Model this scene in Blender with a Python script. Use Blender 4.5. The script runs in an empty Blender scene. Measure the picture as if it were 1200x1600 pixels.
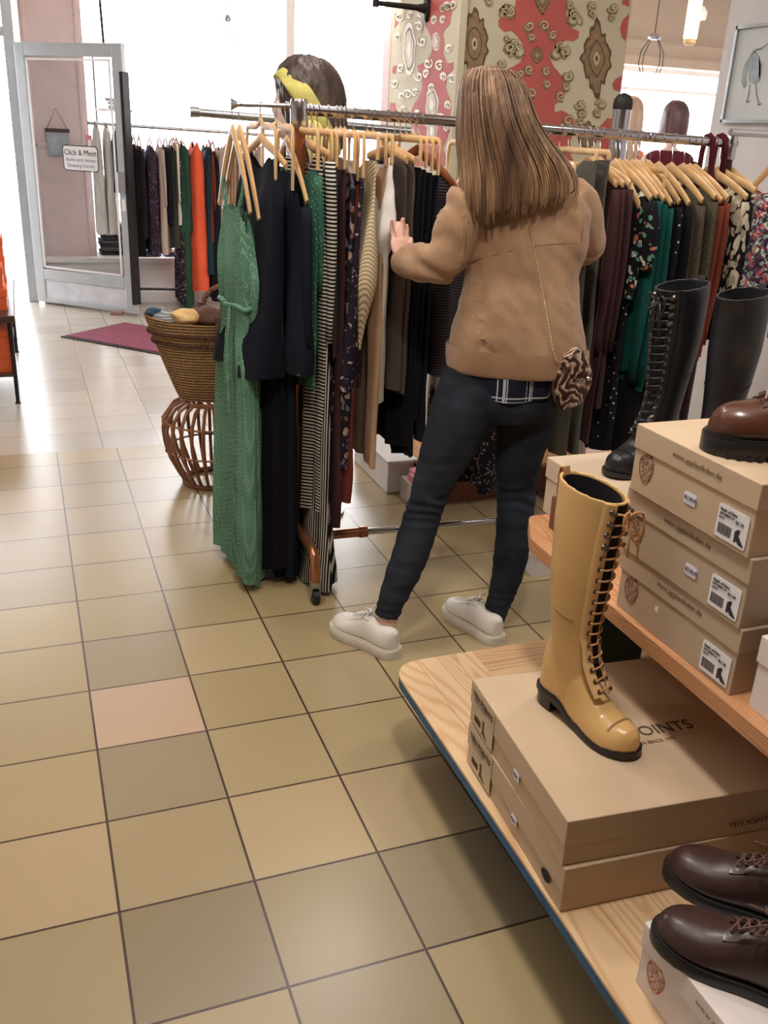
import bpy, bmesh, math, random
from mathutils import Vector, Matrix, noise
R = math.radians
PI = math.pi
C = bpy.context.scene.collection
S = bpy.context.scene
random.seed(4)

# ---------------------------------------------------------------- camera, world, lights
CAM_H = 1.54384
F_PX = 1443.53
PITCH, ROLL, YAW = R(22.24188), R(2.77028), R(21.4359)
_cy, _sy, _cp, _sp = math.cos(YAW), math.sin(YAW), math.cos(PITCH), math.sin(PITCH)
FWD = Vector((_sy*_cp, _cy*_cp, -_sp))
_r = Vector((_cy, -_sy, 0)); _u = _r.cross(FWD)
RGT = _r*math.cos(ROLL) + _u*math.sin(ROLL)
UPV = -_r*math.sin(ROLL) + _u*math.cos(ROLL)
EYE = Vector((0, 0, CAM_H))
cam_d = bpy.data.cameras.new('camera'); cam = bpy.data.objects.new('camera', cam_d); C.objects.link(cam)
cam_d.sensor_fit = 'HORIZONTAL'; cam_d.sensor_width = 36; cam_d.lens = F_PX/1200*36
cam_d.clip_start = .05; cam_d.clip_end = 200
cam.matrix_world = Matrix(((RGT.x, UPV.x, -FWD.x, 0), (RGT.y, UPV.y, -FWD.y, 0), (RGT.z, UPV.z, -FWD.z, CAM_H), (0, 0, 0, 1)))
S.camera = cam
S.view_settings.view_transform = 'Standard'; S.view_settings.look = 'None'
S.view_settings.exposure = 0.17; S.view_settings.gamma = 1.0; S.view_settings.use_curve_mapping = False

w = bpy.data.worlds.new('world'); S.world = w; w.use_nodes = True
w.node_tree.nodes['Background'].inputs[0].default_value = (.93, .95, 1.0, 1)
w.node_tree.nodes['Background'].inputs[1].default_value = 9.5

def area(name, loc, size, power, color=(1, 1, 1), target=None, sy=None, spread=180):
    l = bpy.data.lights.new(name, 'AREA'); l.energy = power; l.color = color
    l.shape = 'RECTANGLE'; l.size = size; l.size_y = sy or size; l.spread = R(spread)
    o = bpy.data.objects.new(name, l); C.objects.link(o); o.location = loc
    d = (Vector(target) if target else Vector(loc)+Vector((0, 0, -1))) - Vector(loc)
    o.rotation_euler = d.to_track_quat('-Z', 'Y').to_euler()
    return o
def portal(name, loc, size, sy, target):
    o = area(name, loc, size, 1, target=target, sy=sy); o.data.cycles.is_portal = True; return o
portal('daylight_window', (4.5, 9.72, 1.65), 7.8, 2.6, (4.5, 0, 1.65))
portal('daylight_door', (-.45, 9.08, 1.2), 1.1, 2.4, (-.45, 0, 1.2))
WARM = (1, .94, .88)
for i, (x, y, p) in enumerate([(.45, 2.7, 15), (.57, 1.05, 27), (2.4, 1.9, 15), (-1.2, 2.4, 6), (1.3, 3.75, 10)]):
    area('ceiling_downlight', (x, y, 2.93), .24, p, WARM)
area('fill_light', (.3, 2.2, 2.9), 2.2, 15, (1, .96, .92))  # broad fill added over the front area, no real fixture
area('fill_light', (1.0, 5.6, 2.9), 2.4, 60, (1, .97, .98), (1.0, 7.6, .6))  # fill added to brighten door, column and rear rack, like bounced daylight
area('fill_light', (5.2, 5.4, 2.9), 2.0, 60, (1, .95, .9), (5.4, 7.6, 1.2))  # fill added to lift the lintel and the far mannequins

# ---------------------------------------------------------------- helpers
def ray(x, y):
    return FWD + RGT*((x-600)/F_PX) - UPV*((y-800)/F_PX)
def at(x, y, Y=None, X=None, Z=None):
    """a point of the place: where the sight line through a photo point meets the plane X, Y or Z = const"""
    d = ray(x, y)
    if Y is not None: t = Y/d.y
    elif X is not None: t = X/d.x
    else: t = (Z-CAM_H)/d.z
    return EYE + d*t
def depth(p): return (Vector(p)-EYE).dot(FWD)

def wloc(o):
    v = Vector((0, 0, 0))
    while o is not None:
        v = v + o.location; o = o.parent
    return v

class MB:
    def __init__(self): self.v = []; self.f = []; self.m = []; self.uv = {}
    def add(self, vs, fs, mi=0):
        n = len(self.v); self.v += [tuple(v) for v in vs]
        self.f += [tuple(i+n for i in f) for f in fs]; self.m += [mi]*len(fs); return n
    def box(self, a, b, mi=0):
        x0, y0, z0 = a; x1, y1, z1 = b
        self.add([(x0,y0,z0),(x1,y0,z0),(x1,y1,z0),(x0,y1,z0),(x0,y0,z1),(x1,y0,z1),(x1,y1,z1),(x0,y1,z1)],
                 [(0,3,2,1),(4,5,6,7),(0,1,5,4),(1,2,6,5),(2,3,7,6),(3,0,4,7)], mi); return self
    def obox(self, c, ax, ay, az, mi=0):
        """oriented box: centre and three half-axis vectors"""
        c = Vector(c); ax, ay, az = Vector(ax), Vector(ay), Vector(az)
        vs = [c+sx*ax+sy*ay+sz*az for sz in (-1, 1) for sx, sy in ((-1,-1),(1,-1),(1,1),(-1,1))]
        self.add(vs, [(0,3,2,1),(4,5,6,7),(0,1,5,4),(1,2,6,5),(2,3,7,6),(3,0,4,7)], mi); return self
    def loft(self, rings, cap0=True, cap1=True, closed=True, mi=0):
        n = len(rings[0]); base = len(self.v)
        for r in rings: self.v += [tuple(p) for p in r]
        for j in range(len(rings)-1):
            for i in range(n if closed else n-1):
                a = base+j*n+i; b = base+j*n+(i+1) % n
                self.f.append((a, b, b+n, a+n)); self.m.append(mi)
        if closed and cap0: self.f.append(tuple(base+i for i in range(n))[::-1]); self.m.append(mi)
        if closed and cap1: self.f.append(tuple(base+(len(rings)-1)*n+i for i in range(n))); self.m.append(mi)
        return self
    def tube(self, pts, rad, n=8, mi=0, flat=1.0, up=None, caps=True):
        pts = [Vector(p) for p in pts]; rings = []
        if not isinstance(rad, (list, tuple)): rad = [rad]*len(pts)
        t0 = (pts[1]-pts[0]).normalized()
        ref = Vector(up) if up else (Vector((0,0,1)) if abs(t0.z) < .9 else Vector((1,0,0)))
        s = t0.cross(ref).normalized()
        for i, p in enumerate(pts):
            t = (pts[min(i+1, len(pts)-1)]-pts[max(i-1, 0)])
            t = t.normalized() if t.length > 1e-9 else t0
            s = (s - t*s.dot(t))
            s = s.normalized() if s.length > 1e-6 else t.orthogonal().normalized()
            q = t.cross(s)
            rings.append([p + s*(rad[i]*math.cos(2*PI*k/n)) + q*(rad[i]*flat*math.sin(2*PI*k/n)) for k in range(n)])
        return self.loft(rings, caps, caps, mi=mi)
    def lathe(self, prof, c=(0,0,0), n=24, mi=0, caps=True, sx=1, sy=1):
        c = Vector(c)
        return self.loft([[c+Vector((r*sx*math.cos(2*PI*k/n), r*sy*math.sin(2*PI*k/n), z)) for k in range(n)] for r, z in prof], caps, caps, mi=mi)
    def prism(self, poly, thick, mi=0):
        """poly: 3d points of a planar polygon, thick: extrusion vector"""
        t = Vector(thick); n = len(poly); base = len(self.v)
        self.v += [tuple(Vector(p)) for p in poly]+[tuple(Vector(p)+t) for p in poly]
        self.f.append(tuple(base+i for i in range(n))); self.m.append(mi)
        self.f.append(tuple(base+n+i for i in range(n))[::-1]); self.m.append(mi)
        for i in range(n):
            j = (i+1) % n; self.f.append((base+i, base+n+i, base+n+j, base+j)); self.m.append(mi)
        return self
    def build(self, name, mat, parent=None, smooth=True, local=False, bevel=0, sub=0, angle=40, remesh=0, smoothit=0, disp=None):
        me = bpy.data.meshes.new(name)
        off = Vector((0,0,0)) if (local or parent is None) else wloc(parent)
        if parent is not None and not local:
            vs = [tuple(Vector(v)-off) for v in self.v]
        else: vs = self.v
        me.from_pydata(vs, [], self.f)
        mats = mat if isinstance(mat, (list, tuple)) else [mat]
        for m in mats: me.materials.append(m)
        me.polygons.foreach_set('material_index', self.m)
        bm = bmesh.new(); bm.from_mesh(me); bmesh.ops.recalc_face_normals(bm, faces=bm.faces); bm.to_mesh(me); bm.free()
        o = bpy.data.objects.new(name, me); C.objects.link(o)
        if remesh:
            md = o.modifiers.new('r', 'REMESH'); md.mode = 'VOXEL'; md.voxel_size = remesh
        if smoothit:
            md = o.modifiers.new('s', 'SMOOTH'); md.iterations = smoothit; md.factor = .5
        if bevel:
            md = o.modifiers.new('b', 'BEVEL'); md.width = bevel; md.segments = 2; md.limit_method = 'ANGLE'; md.angle_limit = R(35)
        if sub:
            md = o.modifiers.new('u', 'SUBSURF'); md.levels = sub; md.render_levels = sub
        if o.modifiers:
            dg = bpy.context.evaluated_depsgraph_get()
            me2 = bpy.data.meshes.new_from_object(o.evaluated_get(dg)); o.modifiers.clear(); o.data = me2; me = me2
            if remesh and not me.materials: me.materials.append(mats[0])
        if disp:
            for v in me.vertices:
                n = v.normal.copy(); v.co = v.co + n*disp(v.co+off)
        me.polygons.foreach_set('use_smooth', [smooth]*len(me.polygons))
        if smooth and angle < 180:
            try: me.set_sharp_from_angle(angle=R(angle))
            except Exception: pass
        me.update()
        if parent is not None: o.parent = parent
        return o

def thing(name, label, cat, loc=(0,0,0), group=None, rz=0):
    o = bpy.data.objects.new(name, None); C.objects.link(o); o.location = loc; o.rotation_euler = (0,0,rz)
    o.empty_display_size = .05; o['label'] = label; o['category'] = cat
    if group: o['group'] = group
    return o
def tag(o, label, cat, group=None):
    o['label'] = label; o['category'] = cat
    if group: o['group'] = group
    return o
def struct(o): o['kind'] = 'structure'; return o
def lerp(a, b, t): return a+(b-a)*t
def interp(tab, x):
    if x <= tab[0][0]: return tab[0][1]
    for (a, va), (b, vb) in zip(tab, tab[1:]):
        if x <= b:
            t = (x-a)/(b-a)
            return lerp(va, vb, t)
    return tab[-1][1]
def sinterp(tab, x):
    if x <= tab[0][0]: return tab[0][1]
    for (a, va), (b, vb) in zip(tab, tab[1:]):
        if x <= b:
            t = (x-a)/(b-a); t = t*t*(3-2*t)
            return lerp(va, vb, t)
    return tab[-1][1]

# ---------------------------------------------------------------- materials
def srgb(r, g, b):
    def f(c):
        c /= 255.0
        return c/12.92 if c <= .04045 else ((c+.055)/1.055)**2.4
    return (f(r), f(g), f(b), 1)
class NT:
    def __init__(self, name):
        self.m = bpy.data.materials.new(name); self.m.use_nodes = True
        self.t = self.m.node_tree; self.b = self.t.nodes['Principled BSDF']
    def n(self, typ, **kw):
        nd = self.t.nodes.new(typ)
        for k, v in kw.items():
            if k.startswith('i_'):
                key = k[2:]; key = int(key) if key.isdigit() else key.replace('_', ' ')
                s = nd.inputs[key]
                if hasattr(v, 'is_linked') or isinstance(v, bpy.types.NodeSocket): self.t.links.new(v, s)
                else: s.default_value = v
            else: setattr(nd, k, v)
        return nd
    def l(self, a, b): self.t.links.new(a, b)
    def coord(self, scale=(1,1,1), kind='Object', rot=(0,0,0), loc=(0,0,0)):
        tc = self.n('ShaderNodeTexCoord'); mp = self.n('ShaderNodeMapping'); self.l(tc.outputs[kind], mp.inputs[0])
        mp.inputs['Scale'].default_value = scale; mp.inputs['Rotation'].default_value = rot; mp.inputs['Location'].default_value = loc
        return mp.outputs[0]
    def ramp(self, fac, stops, interp='LINEAR'):
        r = self.n('ShaderNodeValToRGB'); r.color_ramp.interpolation = interp; e = r.color_ramp.elements
        e[0].position, e[0].color = stops[0]; e[1].position, e[1].color = stops[-1]
        for p, c in stops[1:-1]:
            k = e.new(p); k.color = c
        self.l(fac, r.inputs[0]); return r.outputs[0]
    def mix(self, fac, a, b):
        m = self.n('ShaderNodeMix', data_type='RGBA')
        for s, v in ((m.inputs[0], fac), (m.inputs[6], a), (m.inputs[7], b)):
            if isinstance(v, bpy.types.NodeSocket): self.l(v, s)
            else: s.default_value = v
        return m.outputs[2]
    def math(self, op, a, b=0.0, c=None):
        m = self.n('ShaderNodeMath', operation=op)
        for s, v in zip(m.inputs, (a, b, c if c is not None else 0.0)):
            if isinstance(v, bpy.types.NodeSocket): self.l(v, s)
            else: s.default_value = v
        return m.outputs[0]
    def bump(self, h, strength=.3, dist=.002):
        b = self.n('ShaderNodeBump'); b.inputs['Strength'].default_value = strength; b.inputs['Distance'].default_value = dist
        self.l(h, b.inputs['Height']); self.l(b.outputs[0], self.b.inputs['Normal'])
    def set(self, col=None, rough=.6, metal=0, spec=.5):
        if col is not None:
            if isinstance(col, bpy.types.NodeSocket): self.l(col, self.b.inputs['Base Color'])
            else: self.b.inputs['Base Color'].default_value = col
        self.b.inputs['Roughness'].default_value = rough; self.b.inputs['Metallic'].default_value = metal
        self.b.inputs['Specular IOR Level'].default_value = spec
        return self

def shade(c, k): return (min(c[0]*k, 1), min(c[1]*k, 1), min(c[2]*k, 1), 1)
def plain(name, col, rough=.6, metal=0, var=.12, scale=8, bump=0, spec=.5, bscale=60):
    t = NT(name); co = t.coord((scale,)*3)
    ns = t.n('ShaderNodeTexNoise', i_Scale=1.0, i_Detail=4.0); t.l(co, ns.inputs['Vector'])
    t.set(t.ramp(ns.outputs[0], [(.3, shade(col, 1-var)), (.7, shade(col, 1+var))]), rough, metal, spec)
    if bump:
        n2 = t.n('ShaderNodeTexNoise', i_Scale=float(bscale), i_Detail=3.0); t.l(t.coord(), n2.inputs['Vector']); t.bump(n2.outputs[0], bump)
    return t.m
def cloth(name, col, var=.18, rough=.95):
    t = NT(name); ns = t.n('ShaderNodeTexNoise', i_Scale=9.0, i_Detail=5.0); t.l(t.coord((1,1,.35)), ns.inputs['Vector'])
    t.set(t.ramp(ns.outputs[0], [(.3, shade(col, 1-var)), (.7, shade(col, 1+var))]), rough, 0, .15)
    n2 = t.n('ShaderNodeTexNoise', i_Scale=420.0, i_Detail=2.0); t.l(t.coord(), n2.inputs['Vector']); t.bump(n2.outputs[0], .25, .001)
    t.b.inputs['Sheen Weight'].default_value = .03
    return t.m
def floral(name, base, cols, scale=22, thr=.32, stretch=1.0):
    """scattered petals of several colours on a dark ground"""
    t = NT(name); co = t.coord((1,1,stretch))
    wn = t.n('ShaderNodeTexNoise', i_Scale=scale*.8, i_Detail=2.0); t.l(co, wn.inputs['Vector'])
    ad = t.n('ShaderNodeVectorMath', operation='MULTIPLY_ADD'); t.l(wn.outputs['Color'], ad.inputs[0]); ad.inputs[1].default_value = (.05,.05,.05); t.l(co, ad.inputs[2])
    col = base
    for k, c in enumerate(cols):
        mp = t.n('ShaderNodeMapping'); t.l(ad.outputs[0], mp.inputs[0]); mp.inputs['Location'].default_value = (k*1.7, k*.9, k*2.3)
        vo = t.n('ShaderNodeTexVoronoi', i_Scale=float(scale*(1+.35*k))); t.l(mp.outputs[0], vo.inputs['Vector'])
        f = t.math('LESS_THAN', vo.outputs['Distance'], thr)
        sp = t.n('ShaderNodeSeparateColor'); t.l(vo.outputs['Color'], sp.inputs[0])
        g = t.math('GREATER_THAN', sp.outputs[0], .45); f2 = t.math('MULTIPLY', f, g)
        col = t.mix(f2, col, c)
    t.set(col, .9, 0, .2); return t.m
def stripes(name, a, b, scale, direction='Z', frac=.5, dist=0.0, rot=(0,0,0)):
    t = NT(name); wv = t.n('ShaderNodeTexWave', i_Scale=float(scale), i_Distortion=float(dist), bands_direction=direction)
    wv.inputs['Detail Scale'].default_value = .4
    t.l(t.coord(rot=rot), wv.inputs['Vector'])
    t.set(t.ramp(wv.outputs['Fac'], [(max(frac-.08, 0), a), (min(frac+.08, 1), b)]), .9, 0, .2); return t.m
def dotted(name, base, dot, scale=95, thr=.28):
    t = NT(name); vo = t.n('ShaderNodeTexVoronoi', i_Scale=float(scale), i_Randomness=.12); t.l(t.coord((1,1,1), rot=(.3,.5,.4)), vo.inputs['Vector'])
    ns = t.n('ShaderNodeTexNoise', i_Scale=7.0); t.l(t.coord(), ns.inputs['Vector'])
    b2 = t.ramp(ns.outputs[0], [(.3, shade(base, .8)), (.7, shade(base, 1.2))])
    t.set(t.mix(t.math('LESS_THAN', vo.outputs['Distance'], thr), b2, dot), .9, 0, .2); return t.m

M = {}
M['chrome'] = plain('chrome', srgb(200,200,205), .18, 1, .05)
M['steel'] = plain('brushed_steel', srgb(175,178,182), .3, 1, .08)
M['copper'] = plain('copper_tube', srgb(176,118,84), .32, .85, .12)
M['iron'] = plain('black_iron', srgb(38,34,34), .45, .5)
M['blackrub'] = plain('black_rubber', srgb(30,29,30), .6, 0, .15)
M['alu'] = plain('door_aluminium', srgb(186,192,196), .4, .2, .05)
M['white'] = plain('white_paint', srgb(236,232,230), .5, 0, .03)
M['wallwhite'] = plain('white_plaster', srgb(226,222,224), .8, 0, .03, bump=.1)
M['pink'] = plain('pink_plaster', srgb(224,204,202), .8, 0, .05)
M['beigeceil'] = plain('beige_ceiling', srgb(212,194,176), .8, 0, .03)
M['hangwood'] = plain('hanger_wood', srgb(216,176,124), .35, 0, .14, 14)
M['hangdark'] = plain('dark_hanger_wood', srgb(165,98,58), .35, 0, .14, 14)
M['paper'] = plain('label_paper', srgb(232,230,232), .6, 0, .02)
M['ink'] = plain('label_ink', srgb(52,48,50), .7, 0, .05)
M['inkbrown'] = plain('brown_print', srgb(116,64,44), .7, 0, .08)
M['inkorange'] = plain('orange_print', srgb(196,104,58), .7, 0, .08)
def cardboard(name, col):
    t = NT(name); ns = t.n('ShaderNodeTexNoise', i_Scale=5.0, i_Detail=6.0); t.l(t.coord(), ns.inputs['Vector'])
    t.set(t.ramp(ns.outputs[0], [(.3, shade(col, .94)), (.7, shade(col, 1.05))]), .62, 0, .35)
    n2 = t.n('ShaderNodeTexNoise', i_Scale=300.0); t.l(t.coord(), n2.inputs['Vector']); t.bump(n2.outputs[0], .08, .0005); return t.m
M['card'] = cardboard('kraft_card', srgb(198,173,143))
M['cardgrey'] = cardboard('grey_kraft_card', srgb(186,165,141))
M['cardlight'] = cardboard('pale_kraft_card', srgb(206,186,160))
M['cardwhite'] = cardboard('white_card', srgb(226,216,210))
M['orangebox'] = cardboard('orange_card', srgb(205,92,48))
def wood(name, c1, c2, rot=(0,0,0), scale=9, rough=.45):
    t = NT(name); co = t.coord((1,1,1), rot=rot)
    # planks 9 cm wide, each with its own tone and its own grain
    sx = t.n('ShaderNodeSeparateXYZ'); t.l(co, sx.inputs[0])
    pl = t.math('FLOOR', t.math('DIVIDE', sx.outputs[0], .105))
    wn = t.n('ShaderNodeTexWhiteNoise', noise_dimensions='1D'); t.l(pl, wn.inputs['W'])
    cb = t.n('ShaderNodeCombineXYZ'); t.l(sx.outputs[0], cb.inputs[0]); t.l(t.math('MULTIPLY_ADD', wn.outputs['Value'], 3.0, sx.outputs[1]), cb.inputs[1]); t.l(sx.outputs[2], cb.inputs[2])
    mp = t.n('ShaderNodeMapping'); t.l(cb.outputs[0], mp.inputs[0]); mp.inputs['Scale'].default_value = (1, .09, 1)
    ns = t.n('ShaderNodeTexNoise', i_Scale=float(scale), i_Detail=1.5); t.l(mp.outputs[0], ns.inputs['Vector'])
    rg = t.math('SINE', t.math('MULTIPLY', ns.outputs[0], 150.0))
    fac = t.math('MULTIPLY_ADD', rg, .5, .5)
    fac = t.math('MULTIPLY', t.math('POWER', fac, 2.0), .8)
    g = t.mix(fac, c1, c2)
    g2 = t.mix(t.math('MULTIPLY', wn.outputs['Value'], .35), g, shade(c2, .95))
    fr = t.math('FRACT', t.math('DIVIDE', sx.outputs[0], .105))
    seam = t.math('LESS_THAN', fr, .012)
    t.set(t.mix(seam, g2, shade(c2, .45)), rough, 0, .4); return t.m
M['pine'] = wood('pine_board', srgb(224,194,154), srgb(204,160,114), scale=6.5)
M['pinedark'] = wood('stained_pine', srgb(206,156,112), srgb(176,118,78))
M['blueedge'] = plain('blue_painted_edge', srgb(28,88,128), .5, 0, .3, 30)
M['darkwood'] = plain('dark_wood', srgb(72,50,42), .4, 0, .2, 10)
M['brownboard'] = plain('brown_board', srgb(120,74,54), .5, 0, .15, 6)
t = NT('window_glass'); t.set((1,1,1,1), .0); t.b.inputs['Transmission Weight'].default_value = 1.0; t.b.inputs['IOR'].default_value = 1.03
M['glass'] = t.m
t = NT('door_glass'); t.set((.97,.98,.98,1), .02); t.b.inputs['Transmission Weight'].default_value = 1.0; t.b.inputs['IOR'].default_value = 1.18
M['doorglass'] = t.m
t = NT('lamp_glow'); t.set(srgb(255,220,170), .5); t.b.inputs['Emission Color'].default_value = srgb(255,214,160); t.b.inputs['Emission Strength'].default_value = 2.2
M['glow'] = t.m

TILE = .29; TX0, TY0 = .05807, 2.43225
def tiles(name, ramp, ox, oy, special=(), rough=.29, mort=srgb(64,46,36), mw=.010, tx=TILE, ty=TILE):
    t = NT(name); co = t.coord(kind='Object', loc=(-ox, -oy, 0))
    sv = t.n('ShaderNodeSeparateXYZ'); t.l(co, sv.inputs[0])
    ux = t.math('DIVIDE', sv.outputs[0], tx); uy = t.math('DIVIDE', sv.outputs[1], ty)
    ix = t.math('FLOOR', ux); iy = t.math('FLOOR', uy); fx = t.math('FRACT', ux); fy = t.math('FRACT', uy)
    cb = t.n('ShaderNodeCombineXYZ'); t.l(ix, cb.inputs[0]); t.l(iy, cb.inputs[1])
    wn = t.n('ShaderNodeTexWhiteNoise', noise_dimensions='2D'); t.l(cb.outputs[0], wn.inputs['Vector'])
    col = t.ramp(wn.outputs['Value'], ramp)
    for (kx, ky, c) in special:
        f = t.math('MULTIPLY', t.math('COMPARE', ix, float(kx), .1), t.math('COMPARE', iy, float(ky), .1))
        col = t.mix(f, col, c)
    n1 = t.n('ShaderNodeTexNoise', i_Scale=3.0, i_Detail=2.5, i_Roughness=.5); t.l(t.coord(), n1.inputs['Vector'])
    col = t.mix(t.ramp(n1.outputs[0], [(.35, (0,0,0,1)), (.75, (.10,.10,.10,1))]), col, shade(ramp[0][1], .62))
    n2 = t.n('ShaderNodeTexNoise', i_Scale=60.0, i_Detail=3.0); t.l(t.coord(), n2.inputs['Vector'])
    col = t.mix(t.ramp(n2.outputs[0], [(.66, (0,0,0,1)), (.9, (.2,.2,.2,1))]), col, shade(ramp[0][1], .7))
    e = .5
    dx = t.math('SUBTRACT', e, t.math('ABSOLUTE', t.math('SUBTRACT', fx, .5)))
    dy = t.math('SUBTRACT', e, t.math('ABSOLUTE', t.math('SUBTRACT', fy, .5)))
    d = t.math('MINIMUM', dx, dy); isg = t.math('LESS_THAN', d, mw)
    t.set(t.mix(isg, col, mort), rough, 0, .75)
    t.bump(t.math('SUBTRACT', 1.0, isg), .4, .001)
    return t.m
ra = [(0, srgb(160,143,108)), (.3, srgb(176,156,115)), (.6, srgb(170,150,110)), (.85, srgb(157,141,110)), (1, srgb(180,160,121))]
M['floor'] = tiles('beige_tiles', ra, TX0, TY0, [(0,-1,srgb(196,166,138)), (0,-4,srgb(142,126,98)), (1,-4,srgb(158,141,108)), (1,-3,srgb(182,160,122)), (-1,-3,srgb(180,157,122)), (0,-2,srgb(154,137,108)), (2,-4,srgb(152,136,106)), (2,-3,srgb(178,156,118))])
M['floorfar'] = tiles('pale_tiles', [(0, srgb(182,172,156)), (.5, srgb(188,178,162)), (1, srgb(174,164,150))], -.006, 4.66, rough=.25, mort=srgb(110,98,90), mw=.008)  # paler entrance tiles, window reflection partly put into their colour

# ---------------------------------------------------------------- the room
struct(MB().box((-3.2,-1.6,-.06), (8.6,4.66,0)).build('floor', M['floor'], smooth=False))
struct(MB().box((-3.2,4.66,-.06), (8.6,9.9,0)).build('floor', M['floorfar'], smooth=False))
struct(MB().box((-8,9.9,-.08), (16,24,-.02)).build('pavement', plain('pavement', srgb(170,170,172), .8), smooth=False))
struct(MB().box((-3.2,-1.6,3.0), (8.6,9.8,3.1)).build('ceiling', M['beigeceil'], smooth=False))
struct(MB().box((-3.3,-1.7,0), (8.6,-1.6,3.0)).build('wall_back', plain('dark_wall', srgb(110,92,84), .8), smooth=False))
struct(MB().box((-3.3,-1.6,0), (-3.2,9.0,3.0)).build('wall_left', M['wallwhite'], smooth=False))
struct(MB().box((3.3,-1.6,0), (3.46,4.16,3.0)).build('wall_right', M['wallwhite'], smooth=False))
struct(MB().box((8.6,-1.6,0), (8.7,9.8,3.0)).build('wall_far_right', M['wallwhite'], smooth=False))
# shop front: doorway, pink column, long low window bench, lintel beyond the pillar
struct(MB().box((-3.2,9.0,0), (-1.05,9.14,3.0)).build('wall_front', M['wallwhite'], smooth=False))
pk = struct(MB().box((.13,9.0,0), (.62,9.55,3.0)).build('wall_column', M['pink'], smooth=False))
MB().box((.15,8.985,.42), (.19,9.0,2.75)).box((.56,8.985,.42), (.60,9.0,2.75)).box((.15,8.985,1.30), (.60,9.0,1.34)).box((.15,8.985,2.05), (.60,9.0,2.09)).build('panel_moulding', M['pink'], pk, bevel=.004)
bench = struct(MB().box((.13,8.88,.0), (8.6,8.99,.09)).box((.13,8.90,.09), (8.6,9.7,.36)).box((.13,8.86,.36), (8.6,9.75,.40)).build('wall_window_bench', M['white'], smooth=False))
struct(MB().box((4.0,8.9,2.52), (8.6,9.8,3.0)).box((4.0,8.82,2.38), (8.6,8.9,2.52)).box((4.0,8.76,2.30), (8.6,8.9,2.38)).build('wall_lintel', M['beigeceil'], smooth=False))
struct(MB().box((.62,9.5,2.93), (4.0,9.8,3.0)).build('trim_1', M['white'], smooth=False))
# window frames and panes
for k, (x0, x1, zt) in enumerate([(.66,2.55,2.9), (2.63,4.0,2.9), (4.08,6.2,2.36), (6.28,8.55,2.36)], 1):
    wf = MB()
    wf.box((x0-.04,9.66,.40),(x0,9.72,zt)).box((x1,9.66,.40),(x1+.04,9.72,zt)).box((x0,9.66,zt-.05),(x1,9.72,zt)).box((x0,9.66,.40),(x1,9.72,.45))
    if k in (3, 4): wf.box((x0,9.67,zt-.24),(x1,9.71,zt-.21)).box((x0,9.67,1.66),(x1,9.70,1.68))
    o = struct(wf.build('window_%d' % k, M['white'], smooth=False))
    MB().box((x0,9.688,.45),(x1,9.694,zt-.05)).build('pane', M['glass'], o, smooth=False)
# pale facade panels of the street outside
def tagged(mb, name, mat, label, cat, **kw):
    return tag(mb.build(name, mat, **kw), label, cat)
# door frame with transom
df = struct(MB().box((.0,8.98,0),(.085,9.06,2.95)).box((-1.05,8.98,0),(-.98,9.06,2.95)).box((-.98,8.98,2.14),(.0,9.06,2.21)).box((-.98,8.98,2.9),(.0,9.06,2.95)).build('door_1', M['alu'], smooth=False, bevel=.004))
MB().box((-.98,9.02,2.21),(.0,9.026,2.9)).build('transom_pane', M['glass'], df, smooth=False)

# open glass shop door
hinge = Vector((.088,8.93,0)); free = Vector((.862,8.195,0))
dd = (free-hinge); DW = dd.length; ang = math.atan2(dd.y, dd.x)
door = thing('glass_door', 'open glass shop door with grey metal frame and lower panel, swung inward', 'door', hinge, rz=ang)
door['kind'] = 'structure'
H = 2.1
MB().box((0,-.025,.02),(.10,.025,H)).box((DW-.10,-.025,.02),(DW,.025,H)).box((.10,-.025,H-.10),(DW-.10,.025,H)).box((.10,-.025,.22),(DW-.10,.025,.31)).box((.10,-.025,.02),(DW-.10,.025,.06)).build('door_frame', M['alu'], door, local=True, bevel=.006, smooth=False)
MB().box((.10,-.016,.06),(DW-.10,.012,.22)).build('kick_panel', plain('panel_grey', srgb(212,214,222), .4), door, local=True, smooth=False, bevel=.004)
MB().box((.10,-.003,.31),(DW-.10,.003,H-.10)).build('pane', M['doorglass'], door, local=True, smooth=False)
MB().box((.115,-.03,.325),(.13,-.02,H-.115)).box((DW-.13,-.03,.325),(DW-.115,-.02,H-.115)).box((.115,-.03,.325),(DW-.115,-.02,.34)).box((.115,-.03,H-.13),(DW-.115,-.02,H-.115)).build('glazing_bead', M['white'], door, local=True, smooth=False)
MB().box((DW-.085,-.06,1.0),(DW-.01,-.025,1.16)).build('lock_case', M['steel'], door, local=True, smooth=False, bevel=.004)
MB().box((DW-.07,-.035,.86),(DW-.035,-.025,.95)).build('keyhole_plate', M['white'], door, local=True, smooth=False)
MB().box((DW-.02,-.04,.1),(DW+.01,.04,H-.2)).build('edge_seal', M['iron'], door, local=True, smooth=False)
stopper = tagged(MB().obox((.70,8.28,.016),(.05,-.012,0),(.01,.03,0),(0,0,.016)), 'door_wedge', plain('wedge', srgb(150,120,104), .7), 'small brown wooden wedge under the open glass door', 'door wedge', bevel=.004)

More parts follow.
